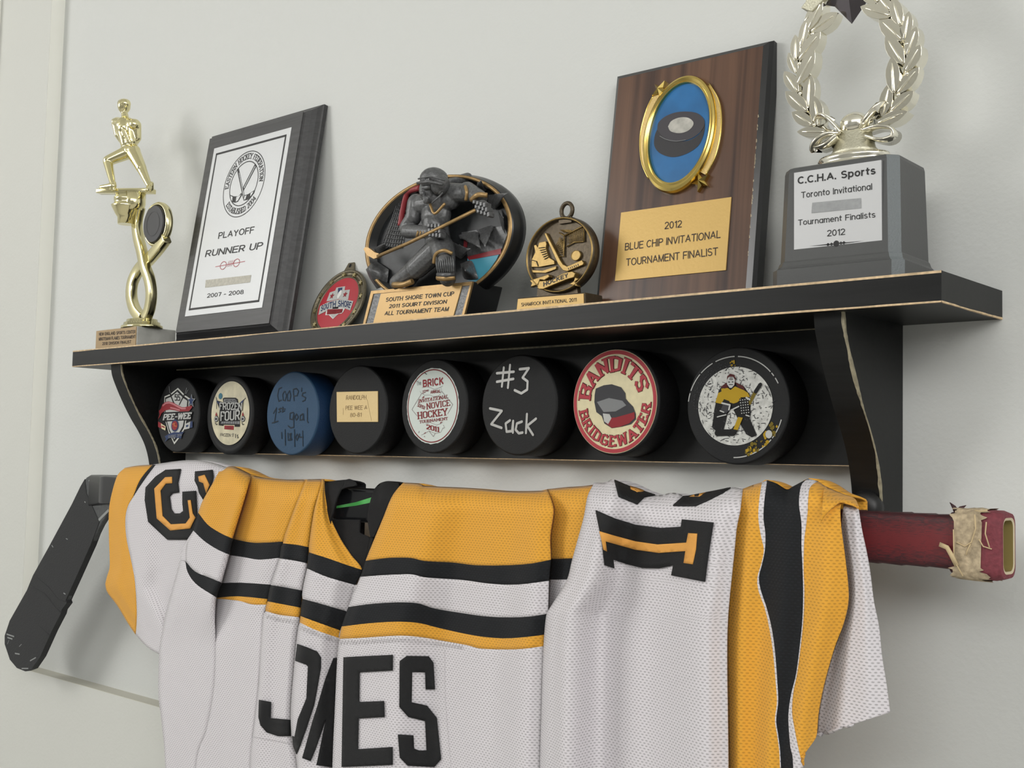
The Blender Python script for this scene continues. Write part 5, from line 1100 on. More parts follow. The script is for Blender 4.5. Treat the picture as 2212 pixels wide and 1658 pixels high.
for s in (((600, 1350), (490, 1190), (400, 1000), (375, 780), (400, 560), (500, 340), (600, 130)), ((1220, 1320), (1390, 1130), (1470, 900), (1510, 680), (1490, 440), (1400, 220), (1280, 30))): b.tube(catmull([v3(FW, a, wc - .001) for a in c(*s)], 5), .0018, 0, 8)
for q in ((515, 360), (380, 670), (385, 985), (535, 1315), (1360, 190), (1510, 465), (1510, 780), (1420, 1000), (1350, 1180)): b.ball(v3(FW, c(q)[0], wc + .003), .0014, 0, 10, 8)
b.build('wreath_stem', m_silver, t)
m_fac = mat('dark_faceted_metal', '#6a6568', .12, .95)
b = MB(); p = FW.uv(c((930, -230))[0], wc); P = star2(p, .0285, 270, .66); n = len(P)
b.add([(u, -(wc), v) for u, v in P] + [(p[0], -(wc + .009), p[1]), (p[0], -(wc - .006), p[1])], [[i, (i + 1) % n, n] for i in range(n)] + [[(i + 1) % n, i, n + 1] for i in range(n)], 0); b.build('star', m_fac, t)
b = MB(); b.prism(FW.uvs(c((430, 110), (560, -60), (760, -60), (545, 150)), wc), wc - .003, wc + .0055); b.build('ribbon_end', m_sat, t, bevel=.0005)
# ============================================================ hockey jersey draped over the stick
m_jw = cloth('jersey_white', '#d7d3d7', hole=.60); m_jy = cloth('jersey_yellow', '#e2a331', hole=.72, sheen=.1); m_jk = cloth('jersey_black', '#0c0f13', hole=1.9, sheen=.0, rough=.9)
m_col = mat('collar_black', '#0b0b0d', .9, bump=.4, bscale=1500)
m_twill = mat('black_twill', '#0e0f11', .8, bump=.35, bscale=1800); m_twy = mat('orange_twill', '#e0a04a', .7, bump=.3, bscale=1800)
FJ = Fr((.36, -.07, -.35))
jersey = thing('hockey_jersey', FJ, 'white hockey jersey with yellow and black stripes and black name letters, draped over the stick', 'jersey')
JM = [m_jw, m_jy, m_jk]
c6, c7, c8, c5, cc = crop(2.446, 380, 980), crop(2.519, 700, 1000), crop(2.52, 1150, 1000), crop(2.764, 0, 960), crop(9.2125, 700, 1020)
A_ = lambda L: np.array(L, float)
YB, HEM = 1905.0, -.405


def resamp(P, n):
    P = A_(P)
    if len(P) == 1: return np.repeat(P, n, 0)
    d = np.concatenate([[0], np.cumsum(np.hypot(*np.diff(P, axis=0).T))])
    if d[-1] < 1e-9: return np.repeat(P[:1], n, 0)
    t = np.linspace(0, d[-1], n); return np.stack([np.interp(t, d, P[:, 0]), np.interp(t, d, P[:, 1])], 1)


def smoothed(P, k=6):
    return catmull(P, k) if len(P) > 2 else P


def byy(P): P = A_(P); o = np.argsort(P[:, 1]); return P[o]


class Sec:
    """a hanging panel between two fold lines: gives the depth of the cloth for any measured point"""
    def __init__(s, base, xl, xr, ridge, prof, grow=260, r=52, yr=-.0565):
        s.base = base; s.xl = byy(smoothed(xl)); s.xr = byy(smoothed(xr)); s.ridge = A_(smoothed(ridge)); s.prof = prof; s.grow = grow; s.r = r; s.yr = yr; s.fade = None

    def Y(s, p):
        p = A_(p); x, y = p[..., 0], p[..., 1]
        xl = np.interp(y, s.xl[:, 1], s.xl[:, 0]); xr = np.interp(y, s.xr[:, 1], s.xr[:, 0]); q = np.clip((x - xl) / np.maximum(xr - xl, 1), 0, 1)
        k = A_(s.prof); lo = len(k); off = np.zeros_like(q)
        for i in range(lo - 1):
            m = (q >= k[i, 0]) & (q <= k[i + 1, 0]); t = (q - k[i, 0]) / (k[i + 1, 0] - k[i, 0]); t = t * t * (3 - 2 * t); off = np.where(m, k[i, 1] + (k[i + 1, 1] - k[i, 1]) * t, off)
        ry = np.interp(x, s.ridge[:, 0], s.ridge[:, 1]); h = np.maximum(y - ry, 0)
        g = .35 + .65 * np.clip(h / s.grow, 0, 1)
        front = s.base - off * g
        if s.fade: kf = np.clip((y - s.fade[0]) / (s.fade[1] - s.fade[0]), 0, 1); kf = kf * kf * (3 - 2 * kf) * np.exp(-((x - np.where(abs(x - xl) < abs(x - xr), xl, xr)) / 60.0) ** 2 * s.fade[2]); front = front * (1 - kf) + s.fade[3] * kf
        t = np.clip(h / s.r, 0, 1); return s.yr + (front - s.yr) * np.sqrt(np.maximum(0, 1 - (1 - t) ** 2))

    def P(s, p): return PY(p[0], p[1], float(s.Y(A_([p]))[0]))


def coons(T, B, L, R, nu, nv):
    T, B, L, R = [A_(q) for q in (T, B, L, R)]
    L = np.vstack([T[:1], L[1:-1], B[:1]]) if len(L) > 1 else L; R = np.vstack([T[-1:], R[1:-1], B[-1:]])
    T, B, L, R = resamp(T, nu), resamp(B, nu), resamp(L, nv), resamp(R, nv); u = np.linspace(0, 1, nu)[None, :, None]; v = np.linspace(0, 1, nv)[:, None, None]
    return (1 - v) * T[None] + v * B[None] + (1 - u) * L[:, None] + u * R[:, None] - ((1 - u) * (1 - v) * T[0] + u * (1 - v) * T[-1] + (1 - u) * v * B[0] + u * v * B[-1])


class Cloth(MB):
    def __init__(s): super().__init__(); s.uvc = []

    def grid(s, G, sec, mi, yfun=None):
        nv, nu = G.shape[:2]; Y = sec.Y(G) if yfun is None else yfun(G); base = len(s.v)
        for j in range(nv):
            uu = None
            for i in range(nu):
                p = PY(G[j, i, 0], G[j, i, 1], float(Y[j, i])) - FJ.O
                if G[j, i, 1] > 1665: z0 = PY(G[j, i, 0], 1665, float(Y[j, i]))[2] - FJ.O[2]; p = A_([p[0], p[1], z0 + (HEM - FJ.O[2] - z0) * (G[j, i, 1] - 1665) / (YB - 1665)])   # level hem below the frame
                s.v.append(tuple(p)); uu = p[0] if uu is None else uu + math.copysign(math.hypot(p[0] - pp[0], p[1] - pp[1]), p[0] - pp[0]); pp = p; s.uvc.append((uu, p[2]))
        for j in range(nv - 1):
            for i in range(nu - 1): s.f.append([base + j * nu + i, base + (j + 1) * nu + i, base + (j + 1) * nu + i + 1, base + j * nu + i + 1]); s.m.append(mi); s.sm.append(True)

    def patch(s, sec, mi, T, B, L=None, R=None, nu=None, nv=None, sm=True):
        T, B = [smoothed(q) if sm else q for q in (T, B)]; L = smoothed(L) if L else [T[0], B[0]]; R = smoothed(R) if R else [T[-1], B[-1]]
        ln = lambda P: np.hypot(*np.diff(A_(P), axis=0).T).sum()
        nu = nu or int(max(4, min(70, max(ln(T), ln(B)) / 7))); nv = nv or int(max(4, min(110, max(ln(L), ln(R)) / 7)))
        s.grid(coons(T, B, L, R, nu, nv), sec, mi)

    def back(s, sec, T, mi, drop=.16, yb=-.0380):
        """the part that goes over the stick and hangs down behind it"""
        T = resamp(smoothed(T), 24); base = len(s.v); rows = []
        for k in range(14):
            row = []
            for p in T:
                q = PY(p[0], p[1], sec.yr); 
                if k < 5: a = math.pi / 2 * k / 4; y = sec.yr + (yb - sec.yr) * math.sin(a); z = q[2] - .004 * (1 - math.cos(a))
                else: y = yb; z = q[2] - .004 - drop * (k - 4) / 9
                row.append((q[0] + (y - sec.yr) * .3, y, z))
            rows.append(row)
        n = len(T)
        for r in rows:
            for q in r: p = A_(q) - FJ.O; s.v.append(tuple(p)); s.uvc.append((p[0], p[2]))
        for j in range(13):
            for i in range(n - 1): s.f.append([base + j * n + i, base + j * n + i + 1, base + (j + 1) * n + i + 1, base + (j + 1) * n + i]); s.m.append(mi); s.sm.append(True)

    def done(s, name, mats=JM, th=.0012):
        o = s.build(name, mats, jersey, uv=True)
        bm = bmesh.new(); bm.from_mesh(o.data); bmesh.ops.remove_doubles(bm, verts=bm.verts, dist=.00005); bm.to_mesh(o.data); bm.free()
        md = o.modifiers.new('thickness', 'SOLIDIFY'); md.thickness = th; md.offset = -1
        return o


def inset_poly(name, sec, pts, m, lift=.0012, par=None):
    """sewn-on twill letter following the cloth"""
    b = MB(); bm = bmesh.new(); P = [A_(p) for p in pts]
    vs_ = [bm.verts.new((p[0], -p[1], 0)) for p in P]; f = bm.faces.new(vs_); bm.normal_update(); bmesh.ops.triangulate(bm, faces=[f])
    for _ in range(5):
        ed = [e for e in bm.edges if e.calc_length() > 12]
        if not ed: break
        bmesh.ops.subdivide_edges(bm, edges=ed, cuts=1); bm.normal_update(); bmesh.ops.triangulate(bm, faces=bm.faces[:])
    bm.verts.index_update(); V = []; 
    for v in bm.verts:
        px = A_([v.co.x, -v.co.y]); y = float(sec.Y(px[None])[0]); V.append(tuple(PY(px[0], px[1], y - lift) - FJ.O))
    b.add(V, [[q.index for q in f.verts] for f in bm.faces], 0, True); bm.free()
    o = b.build(name, m, par or jersey); md = o.modifiers.new('thickness', 'SOLIDIFY'); md.thickness = .0007; md.offset = 0
    return o


ext = lambda P: list(P) + [(P[-1][0] + (P[-1][0] - P[-2][0]) * (YB - P[-1][1]) / max(P[-1][1] - P[-2][1], 20) * .5, YB)]
# fold lines of the back panel
le = [(440, 1010), (429, 1107), (416, 1140), (398, 1177), (383, 1231), (373, 1267), (358, 1322), (351, 1358), (345, 1394), (343, 1430), (342, 1500), (349, 1560), (357, 1658), (362, 1905)]
pl1 = c6((400, 100), (365, 230), (300, 447), (282, 532), (242, 680), (214, 758), (205, 900), (200, 1200), (160, 1450), (100, 1658)) + [(410, 1905)]
pl2 = c6((690, 130), (640, 250), (563, 463), (546, 550), (501, 690), (480, 790), (455, 900), (432, 1250), (402, 1500), (388, 1658)) + [(530, 1905)]
pl3 = c6((775, 140), (730, 300), (702, 492), (693, 600), (669, 722), (658, 855), (640, 960), (622, 1150), (607, 1350), (612, 1500), (640, 1658)) + [(655, 1905)]
pl4 = c6((785, 150), (790, 230), (812, 330), (862, 440), (920, 530), (980, 612), (945, 692), (905, 832), (868, 932), (855, 980), (850, 1075), (838, 1350), (828, 1658)) + [(718, 1905)]
el = c7((432, 100), (370, 180), (320, 300), (270, 420), (226, 530), (198, 616), (132, 781), (96, 889), (84, 955), (72, 1060), (58, 1350), (45, 1658)) + [(712, 1905)]
pl5 = c7((1215, 140), (1245, 250), (1228, 400), (1231, 524), (1221, 640), (1215, 818), (1198, 934), (1192, 996), (1182, 1300), (1172, 1658)) + [(1165, 1905)]
sl = c8((335, 110), (300, 180), (280, 290), (245, 420), (215, 530), (185, 640), (100, 780), (75, 830), (60, 1000), (50, 1300), (40, 1658)) + [(1163, 1905)]
rd_l = c6((130, 60), (230, 85), (300, 65), (400, 108), (470, 125), (640, 136), (780, 132), (900, 130))
rd_e = c7((380, 104), (430, 105), (520, 110), (560, 123), (800, 135), (1000, 150), (1170, 150), (1220, 140), (1320, 130), (1430, 122), (1600, 100))


def cut(P, x0, x1):
    P = A_(smoothed(P)); P = P[np.argsort(P[:, 0])]; xs = [x0] + [x for x in P[:, 0] if x0 + 2 < x < x1 - 2] + [x1]
    return [(x, float(np.interp(x, P[:, 0], P[:, 1]))) for x in xs[::3] + ([x1] if (len(xs) - 1) % 3 else [])]


def at(line, y): L = byy(smoothed(line)); return (float(np.interp(y, L[:, 1], L[:, 0])), y)


def span(line, y0, y1):
    L = byy(smoothed(line)); return [at(line, y0)] + [tuple(p) for p in L if y0 + 4 < p[1] < y1 - 4] + [at(line, y1)]


S1_ = Sec(-.083, le, pl1, rd_l, [(0, -.002), (.2, .003), (.6, .003), (.92, .007), (1, .002)])
S2_ = Sec(-.078, pl1, pl2, rd_l, [(0, -.006), (.3, -.002), (.75, .003), (1, .000)])
S3_ = Sec(-.082, pl2, pl3, rd_l, [(0, -.001), (.14, .005), (.5, .001), (.85, .002), (1, -.002)])
S4_ = Sec(-.085, pl3, pl4, rd_l, [(0, -.001), (.16, .006), (.55, .002), (1, -.010)])
SE_ = Sec(-.087, el, pl5, rd_e, [(0, .001), (.06, .007), (.27, .009), (.5, -.011), (.75, -.005), (.93, .006), (1, .001)])
SR_ = Sec(-.080, pl5, [(x + 60, y) for x, y in sl], rd_e, [(0, -.006), (.35, .002), (.7, .004), (1, 0)])
S1_.fade = (1290, 1400, .35, -.0815); S2_.fade = (1290, 1400, .6, -.0812)
B = Cloth()


def column(sec, ln_l, ln_r, rows, cols, ridge, lo=YB):
    """rows = bottom curves of successive bands; the band sides follow the fold lines"""
    T = ridge; B.back(sec, T, cols[0])
    for R_, mi in zip(rows, cols):
        L = span(ln_l, T[0][1], R_[0][1]) if R_[0][1] - T[0][1] > 14 else None; Rr = span(ln_r, T[-1][1], R_[-1][1]) if R_[-1][1] - T[-1][1] > 14 else None
        if L: L[0] = T[0]; L[-1] = R_[0]
        if Rr: Rr[0] = T[-1]; Rr[-1] = R_[-1]
        B.patch(sec, mi, T, R_, L, Rr); T = R_
    x0, x1 = at(ln_l, lo), at(ln_r, lo); L = span(ln_l, T[0][1], lo); Rr = span(ln_r, T[-1][1], lo); L[0] = T[0]; Rr[0] = T[-1]
    B.patch(sec, 0, T, [x0, x1], L, Rr)


# section 1: left shoulder, stripe ends run into the white side
T1 = c6((230, 88), (300, 65), (400, 108)); r1 = [c6((118, 310), (170, 375), (240, 420), (300, 447)), c6((92, 405), (150, 460), (220, 505), (282, 532)), c6((50, 565), (100, 620), (170, 650), (242, 680)), c6((50, 566), (62, 625), (110, 690), (214, 758))]
B.back(S1_, T1, 1)
B.patch(S1_, 1, T1, r1[0], c6((230, 88), (185, 170), (140, 250), (118, 310)), c6((400, 108), (365, 230), (300, 447)))
B.patch(S1_, 2, r1[0], r1[1]); B.patch(S1_, 0, r1[1], r1[2], c6((92, 405), (55, 480), (50, 565))); B.patch(S1_, 2, r1[2], r1[3])
le0 = at(le, 1211); B.patch(S1_, 0, c6((92, 405), (92.5, 405)), [le0] + c6((50, 566)), [c6((92, 405))[0], at(le, 1177), le0], c6((92.5, 405), (55, 480), (50, 566)), nu=5, nv=16, sm=False)
tp = [le0] + list(smoothed(c6((50, 566), (62, 625), (110, 690), (214, 758)))); rr_ = span(pl1, tp[-1][1], YB); rr_[0] = tp[-1]
ll = [le0] + [p for p in le if p[1] > 1220]; B.patch(S1_, 0, tp, [ll[-1], rr_[-1]], ll, rr_, sm=False)
column(S2_, pl1, pl2, [c6((302, 449), (400, 468), (480, 468), (563, 463)), c6((284, 534), (360, 545), (440, 558), (546, 549)), c6((243, 681), (350, 680), (500, 690)), c6((215, 759), (330, 752), (480, 766)), c6((215, 764), (330, 775), (400, 794), (476, 796))], [1, 2, 0, 2, 1], c6((400, 110), (470, 125), (580, 135), (688, 134)))
column(S3_, pl2, pl3, [c6((565, 472), (640, 480), (702, 492)), c6((547, 552), (620, 562), (694, 578)), c6((501, 692), (580, 705), (669, 722)), c6((484, 778), (570, 795), (659, 812)), c6((474, 830), (550, 850), (651, 862))], [1, 2, 0, 2, 1], c6((688, 134), (735, 133), (772, 132)))
column(S4_, pl3, pl4, [c6((704, 520), (800, 550), (900, 585), (980, 611)), c6((693, 605), (800, 650), (945, 692)), c6((669, 765), (760, 790), (905, 832)), c6((658, 856), (750, 890), (868, 932)), c6((654, 890), (740, 930), (862, 972))], [1, 2, 0, 2, 1], c6((772, 132), (778, 134), (785, 136)))
column(SE_, el, pl5, [c7((226, 530), (350, 515), (470, 515), (550, 532), (700, 540), (830, 555), (1000, 555), (1130, 545), (1231, 525)), c7((197, 618), (300, 610), (400, 605), (480, 605), (560, 622), (750, 635), (900, 655), (1050, 660), (1221, 640)), c7((132, 782), (260, 765), (400, 757), (510, 762), (600, 790), (750, 815), (900, 835), (1050, 838), (1150, 830), (1215, 818)), c7((96, 888), (250, 870), (400, 862), (520, 870), (620, 895), (780, 930), (900, 948), (1000, 952), (1100, 945), (1198, 933)), c7((84, 955), (200, 950), (400, 938), (520, 945), (640, 965), (780, 990), (850, 1008), (1000, 1013), (1100, 1008), (1192, 995))],
       [1, 2, 0, 2, 1], c7((432, 105), (520, 110), (560, 123), (800, 135), (1000, 150), (1170, 150), (1215, 141)))
tk = [(x, y) for x, y in pl4 if y > 1235]; B.patch(S4_, 0, [tk[0], (tk[0][0] + 14, tk[0][1])], [tk[-1], (tk[-1][0] + 50, tk[-1][1])], tk, [(x + 14 + 36 * min(1, (y - 1235) / 120), y) for x, y in tk], nu=6)   # fold tucked behind the name panel
slx = [(x + 45, y) for x, y in sl]
column(SR_, pl5, slx, [c7((1231, 522), (1300, 519), (1450, 515)), c7((1223, 633), (1320, 633), (1440, 632)), c7((1215, 815), (1290, 800))], [1, 2, 0], c7((1215, 141), (1320, 130), (1430, 122), (1560, 100)))
body = B.done('back_panel')
# stitched seam under the lower yellow stripe, edge of the name bar
SM = MB()


def seam(sec, pts, amp=2.2, step=3.2):
    P = resamp(smoothed(pts), int(np.hypot(*np.diff(A_(pts), axis=0).T).sum() / step)); Q = []
    for i, p in enumerate(P): q = p + A_([0, amp if i % 2 else -amp]); Q.append(tuple(PY(q[0], q[1], float(sec.Y(q[None])[0]) - .0004) - FJ.O))
    SM.tube(Q, .0002, 0, 4)


seam(SE_, c7((84, 975), (200, 972), (400, 962), (520, 970), (640, 985), (760, 1002)), 5); seam(S4_, c6((652, 915), (740, 950), (858, 992)), 5); seam(S3_, c6((474, 855), (550, 875), (648, 888)), 5)
seam(SE_, c7((655, 1010), (660, 1300), (690, 1658)), .8); seam(S3_, c6((455, 905), (435, 1200), (402, 1490)), .8); seam(S3_, c6((402, 1493), (500, 1510), (605, 1530)), 1.2)
SM.build('seam_stitching', mat('white_thread', '#cfccce', .8), jersey)
# name letters
inset_poly('letter', S3_, c6((440, 1298), (503, 1310), (500, 1395), (607, 1404), (607, 1490), (540, 1490), (480, 1470), (447, 1432), (437, 1390)), m_twill)
inset_poly('letter', S4_, c6((642, 1003), (690, 1020), (745, 1043), (766, 1075), (766, 1130), (730, 1325), (690, 1450), (638, 1586), (622, 1545), (615, 1490), (628, 1494), (645, 1400), (690, 1290), (698, 1122), (688, 1112), (631, 1092)), m_twill)
inset_poly('letter', S4_, c6((832, 1078), (790, 1190), (720, 1420), (668, 1605), (712, 1622), (760, 1500), (795, 1392), (765, 1540), (742, 1642), (826, 1656), (836, 1350), (849, 1076)), m_twill)
inset_poly('letter', SE_, c7((107, 1055), (240, 1048), (373, 1042), (372, 1127), (192, 1137), (190, 1298), (325, 1293), (328, 1380), (187, 1388), (183, 1555), (372, 1543), (373, 1640), (97, 1652), (102, 1350)), m_twill)
inset_poly('letter', SE_, c7((412, 1075), (450, 1048), (570, 1050), (595, 1085), (603, 1230), (553, 1230), (550, 1137), (480, 1135), (477, 1300), (560, 1318), (612, 1385), (635, 1610), (600, 1652), (455, 1645), (412, 1600), (402, 1475), (487, 1480), (490, 1552), (520, 1563), (558, 1562), (550, 1402), (480, 1385), (458, 1380), (410, 1325)), m_twill)

# ---- left sleeve
rd_s = c5((620, 200), (700, 150), (745, 138), (820, 125), (915, 118), (980, 108), (1080, 95), (1180, 92), (1280, 110), (1340, 135), (1420, 150))
SL_ = Sec(-.072, c5((745, 60), (700, 185), (665, 300), (650, 400), (650, 550), (655, 720), (640, 780), (628, 830), (645, 880), (810, 1130), (830, 1400)), c5((1340, 100), (1330, 1400)), rd_s, [(0, -.004), (.12, .002), (.3, .005), (.45, -.002), (.65, .001), (.8, -.003), (1, -.006)])
Lc = Cloth(); yT = c5((745, 138), (820, 125), (912, 119)); yL = c5((745, 138), (700, 185), (665, 300), (650, 400), (650, 550), (655, 720), (640, 780), (628, 830)); yB = c5((628, 830), (640, 880), (700, 960), (760, 1060), (808, 1132))
pip = c5((912, 119), (865, 170), (828, 225), (798, 300)); wl = c5((930, 119), (880, 185), (835, 250), (800, 305), (762, 370), (748, 450), (755, 560), (780, 680), (803, 800), (815, 950), (816, 1050), (810, 1133))
yR = pip + wl[4:]
Lc.back(SL_, c5((745, 138), (820, 125), (912, 119), (980, 108), (1080, 95), (1180, 92), (1280, 110), (1380, 145)), 0, .12)
Lc.patch(SL_, 1, yT, yB, yL, yR); Lc.patch(SL_, 2, c5((912, 119), (930, 119)), c5((797, 301), (800, 305)), pip, wl[:4], nu=4)
Lc.patch(SL_, 0, c5((930, 119), (980, 108), (1080, 95), (1180, 92), (1280, 110), (1400, 150)), c5((810, 1133), (870, 1200), (950, 1250), (1060, 1290)), wl, c5((1400, 150), (1340, 500), (1250, 800), (1150, 1100), (1060, 1290)))
slv = Lc.done('sleeve')
inset_poly('sleeve_number', SL_, c5((1080, 145), (990, 150), (930, 190), (870, 255), (865, 330), (885, 460), (1000, 567), (1120, 567), (1200, 500), (1178, 430), (1170, 275), (1090, 280), (1090, 350), (1095, 395), (1075, 410), (1040, 410), (1022, 385), (1012, 310), (1030, 290), (1068, 285), (1062, 230)), m_twill, .0012, slv)
inset_poly('sleeve_number', SL_, c5((1165, 160), (1270, 150), (1275, 190), (1260, 260), (1215, 330), (1190, 290), (1180, 250), (1163, 215)), m_twill, .0012, slv)
inset_poly('number_inlay', SL_, c5((1027, 192), (988, 194), (922, 262), (937, 440), (1018, 512), (1135, 500), (1166, 435), (1150, 410), (1138, 330), (1122, 332), (1135, 435), (1110, 470), (1020, 475), (970, 425), (958, 275), (990, 232), (1027, 230)), m_twy, .0019, slv)
inset_poly('number_inlay', SL_, c5((1185, 190), (1222, 180), (1250, 240), (1232, 290), (1215, 230), (1190, 220)), m_twy, .0019, slv)

# ---- right sleeve
rd_r = c8((280, 130), (335, 105), (400, 104), (445, 88), (560, 138), (680, 173), (770, 160), (860, 183), (970, 155), (1080, 130), (1145, 135), (1200, 118), (1278, 92), (1330, 110), (1385, 142), (1420, 125), (1500, 83), (1560, 98), (1620, 140), (1700, 172), (1765, 190), (1800, 230))
cwr = c8((1760, 202), (1778, 260), (1800, 400), (1830, 560), (1860, 760), (1885, 900), (1902, 1050), (1925, 1200), (1945, 1355))
SW_ = Sec(-.094, sl, c8((1160, 130), (1130, 250), (1110, 350), (1100, 450), (1085, 600), (1070, 750), (1060, 900), (1058, 1100), (1062, 1400), (1065, 1658)) + [(1574, 1905)], rd_r, [(0, -.004), (.04, .006), (.13, .014), (.34, -.015), (.55, -.010), (.88, .010), (1, .002)], r=58)
SY_ = Sec(-.092, c8((1160, 130), (1130, 250), (1110, 350), (1100, 450), (1085, 600), (1070, 750), (1060, 900), (1058, 1100), (1062, 1400), (1065, 1658)) + [(1574, 1905)], c8((1800, 150), (1760, 300), (1730, 500), (1715, 760), (1660, 1000), (1600, 1250), (1560, 1450), (1540, 1658)) + [(1760, 1905)], rd_r, [(0, -.006), (.12, .000), (.28, -.004), (.48, .004), (.62, .001), (.8, .006), (1, -.003)], r=58)
SC_ = Sec(-.086, c8((1660, 150), (1680, 350), (1715, 700), (1640, 1020), (1550, 1470), (1540, 1658)), c8((1780, 150), (1800, 400), (1860, 760), (1945, 1360), (1950, 1500)), rd_r, [(0, -.008), (.35, .001), (.7, .003), (1, -.002)], r=50)
Rc = Cloth()
wy = c8((1145, 140), (1130, 250), (1110, 350), (1100, 450), (1085, 600), (1070, 750), (1060, 900), (1058, 1100), (1062, 1400), (1065, 1658)) + [(1574, 1905)]
p1 = c8((1250, 103), (1235, 200), (1230, 300), (1245, 400), (1260, 470), (1245, 550), (1225, 620), (1230, 690), (1265, 790), (1290, 900), (1310, 1030), (1325, 1200), (1331, 1300), (1320, 1400), (1335, 1500), (1348, 1658)) + [(1690, 1905)]
p2 = c8((1278, 92), (1263, 200), (1258, 300), (1268, 380), (1266, 470), (1250, 550), (1233, 620), (1243, 690), (1276, 790), (1303, 900), (1321, 1030), (1334, 1200), (1338, 1300), (1327, 1400), (1341, 1500), (1353, 1658)) + [(1692, 1905)]
p3 = c8((1500, 83), (1468, 112), (1455, 160), (1452, 230), (1465, 330), (1465, 450), (1470, 550), (1474, 700), (1470, 850), (1455, 1000), (1435, 1150), (1410, 1250), (1395, 1350), (1395, 1430), (1405, 1550), (1420, 1658)) + [(1718, 1905)]
p4 = c8((1555, 97), (1512, 130), (1501, 200), (1499, 260), (1490, 340), (1480, 420), (1476, 560), (1480, 700), (1475, 850), (1460, 1000), (1440, 1150), (1420, 1250), (1413, 1350), (1424, 1430), (1448, 1550), (1475, 1658)) + [(1740, 1905)]
p5 = c8((1700, 172), (1678, 240), (1682, 350), (1702, 500), (1717, 650), (1717, 760), (1690, 880), (1640, 1020), (1590, 1200), (1560, 1350), (1550, 1460), (1540, 1500), (1490, 1570), (1466, 1606))
Rc.back(SW_, c8((335, 105), (400, 104), (445, 88), (560, 138), (680, 173), (770, 160), (860, 183), (970, 155), (1080, 130), (1145, 140)), 0, .14); Rc.back(SY_, c8((1145, 140), (1250, 103), (1278, 92), (1385, 142), (1500, 83), (1555, 97), (1620, 140), (1700, 172)), 1, .05)
Rc.patch(SW_, 0, c8((335, 105), (400, 104), (445, 88), (560, 138), (680, 173), (770, 160), (860, 183), (970, 155), (1080, 130), (1145, 140)), [sl[-1], wy[-1]], sl, wy, nu=70, nv=110)
Rc.patch(SY_, 1, c8((1145, 140), (1200, 118), (1250, 103)), [wy[-1], p1[-1]], wy, p1, nu=18, nv=110); Rc.patch(SY_, 0, [p1[0], p2[0]], [p1[-1], p2[-1]], p1, p2, nu=4, nv=110)
Rc.patch(SY_, 2, c8((1278, 92), (1330, 110), (1385, 142), (1420, 125), (1500, 83)), [p2[-1], p3[-1]], p2, p3, nu=22, nv=110); Rc.patch(SY_, 0, [p3[0], p4[0]], [p3[-1], p4[-1]], p3, p4, nu=4, nv=110)
Rc.patch(SY_, 1, c8((1555, 97), (1620, 140), (1700, 172)), [p4[-2], p5[-1]], p4[:-1], p5, nu=24, nv=110)
Rc.patch(SC_, 0, c8((1690, 215), (1725, 204), (1760, 202)), c8((1540, 1474), (1700, 1432), (1850, 1387), (1945, 1356)), [p5[0]] + p5[2:-2], cwr, nu=34, nv=90)
slr = Rc.done('sleeve')
b = Cloth(); G = coons(smoothed(c8((1590, 122), (1640, 145), (1700, 170), (1755, 192), (1778, 238))), smoothed(c8((1568, 330), (1595, 285), (1640, 240), (1690, 214), (1776, 247))), c8((1590, 122), (1578, 230), (1568, 330)), c8((1778, 238), (1776, 247)), 26, 14)
vv = np.linspace(0, 1, 14)[:, None]; b.grid(G, SY_, 1, lambda G: np.minimum(SY_.Y(G), SC_.Y(G)) * (1 - vv ** 2) + vv ** 2 * (np.minimum(SY_.Y(G), SC_.Y(G)) - .0035) - .0045 * np.sin(math.pi * np.clip(vv, 0, 1)) - .0006)
o = b.build('rolled_cuff', JM, slr, uv=True); md = o.modifiers.new('thickness', 'SOLIDIFY'); md.thickness = .001; md.offset = -1
inset_poly('sleeve_number', SW_, c8((345, 255), (450, 300), (560, 335), (700, 352), (810, 345), (815, 305), (985, 322), (960, 480), (938, 645), (757, 610), (768, 555), (690, 572), (600, 570), (520, 550), (440, 525), (445, 572), (395, 555), (380, 440)), m_twill, .0012, slr)
inset_poly('number_inlay', SW_, c8((365, 370), (450, 395), (560, 425), (680, 442), (840, 432), (850, 380), (897, 383), (890, 470), (873, 550), (825, 543), (835, 478), (690, 488), (560, 470), (470, 445), (398, 425), (405, 480), (388, 472)), m_twy, .0019, slr)
inset_poly('sleeve_number', SW_, c8((446, 92), (540, 130), (668, 172), (610, 185), (572, 222), (470, 180)), m_twill, .0012, slr)
inset_poly('sleeve_number', SW_, c8((1080, 133), (970, 155), (850, 178), (820, 180), (765, 230), (888, 232), (960, 200), (1040, 160)), m_twill, .0012, slr)
inset_poly('number_inlay', SW_, c8((530, 124), (590, 142), (610, 152), (570, 158), (535, 140)), m_twy, .0019, slr); inset_poly('number_inlay', SW_, c8((945, 160), (880, 172), (855, 184), (910, 182)), m_twy, .0019, slr)

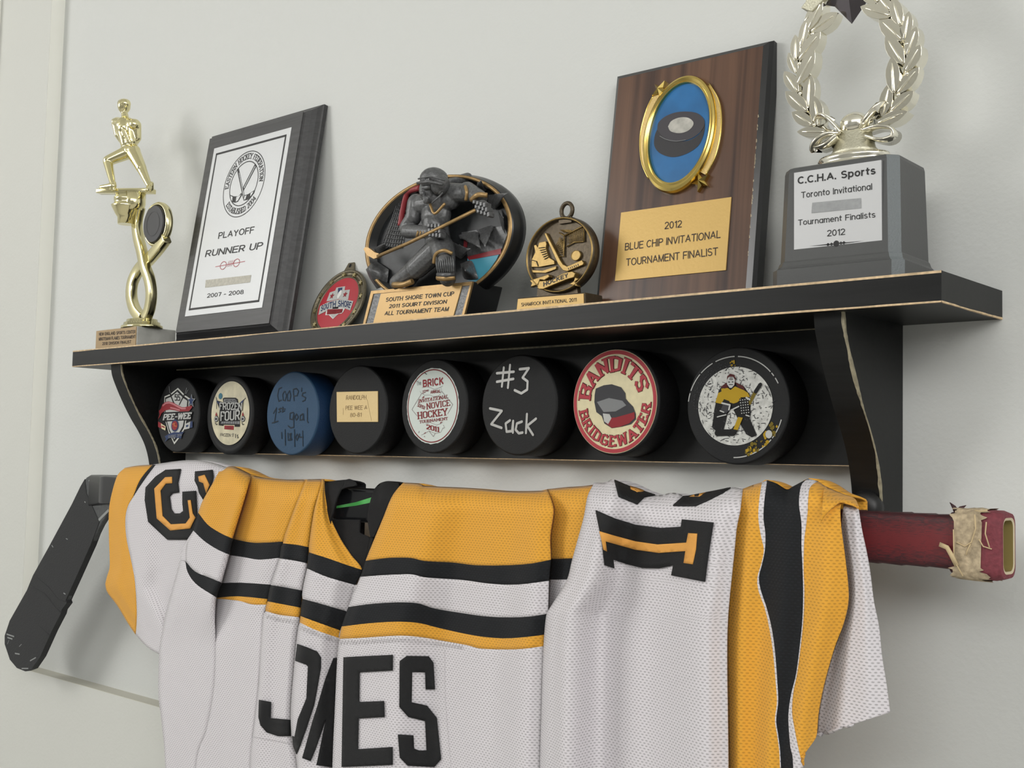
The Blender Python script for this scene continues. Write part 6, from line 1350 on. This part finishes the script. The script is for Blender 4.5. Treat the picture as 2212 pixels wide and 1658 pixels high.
# ---- collar
SCo = Sec(-.080, cc((0, 0), (0, 2000)), cc((1500, 0), (1500, 2000)), cc((-100, 200), (60, 185), (240, 160), (400, 140), (500, 125), (580, 150), (650, 215), (1050, 260), (1150, 200), (1280, 170), (1480, 200), (1600, 200)), [(0, 0), (1, 0)], r=46)
Cc = Cloth(); CM = [m_col]
t0 = cc((0, 215), (60, 188), (240, 160), (420, 142)); Cc.back(SCo, t0, 0, .05)
Cc.patch(SCo, 0, t0, cc((95, 1010), (130, 1040)), cc((0, 215), (-5, 400), (20, 600), (60, 800), (95, 1010)), cc((420, 142), (400, 240), (320, 360), (235, 560), (185, 760), (135, 930), (130, 1040)), nu=16, nv=30)
Cc.grid(coons(cc((410, 150), (500, 125), (580, 150), (655, 220)), cc((330, 345), (430, 300), (520, 285), (610, 268)), cc((410, 150), (400, 230), (330, 345)), cc((655, 220), (640, 250), (610, 268)), 12, 8), SCo, 0, lambda G: -.0665 - .009 * np.clip((G[..., 1] - 1031) / 16, 0, 1))
Cc.grid(coons(cc((95, 1010), (130, 935), (400, 935), (720, 938)), cc((735, 1945), (746, 1945)), cc((95, 1010), (140, 1150), (300, 1400), (540, 1700), (735, 1945)), cc((720, 938), (705, 1200), (920, 1290), (840, 1670), (746, 1945)), 24, 24), SCo, 0, lambda G: -.0705 - .004 * np.clip((G[..., 1] - 1130) / 60, 0, 1) - .003 * np.clip((790 - G[..., 0]) / 60, 0, 1))
t1 = cc((1050, 265), (1130, 205), (1280, 170), (1480, 200)); Cc.back(SCo, t1, 0, .05)
Cc.patch(SCo, 0, t1, cc((920, 1290), (985, 1290)), cc((1050, 265), (980, 370), (900, 640), (868, 850), (872, 1000), (920, 1290)), cc((1480, 200), (1495, 300), (1370, 480), (1270, 680), (1150, 950), (985, 1290)), nu=16, nv=30)
Cc.grid(coons(cc((920, 1285), (990, 1285)), cc((742, 1945), (752, 1945)), cc((920, 1285), (835, 1700), (742, 1945)), cc((990, 1285), (860, 1700), (752, 1945)), 6, 12), SCo, 0, lambda G: -.0785 + 0 * G[..., 0])
Cc.done('collar', CM)
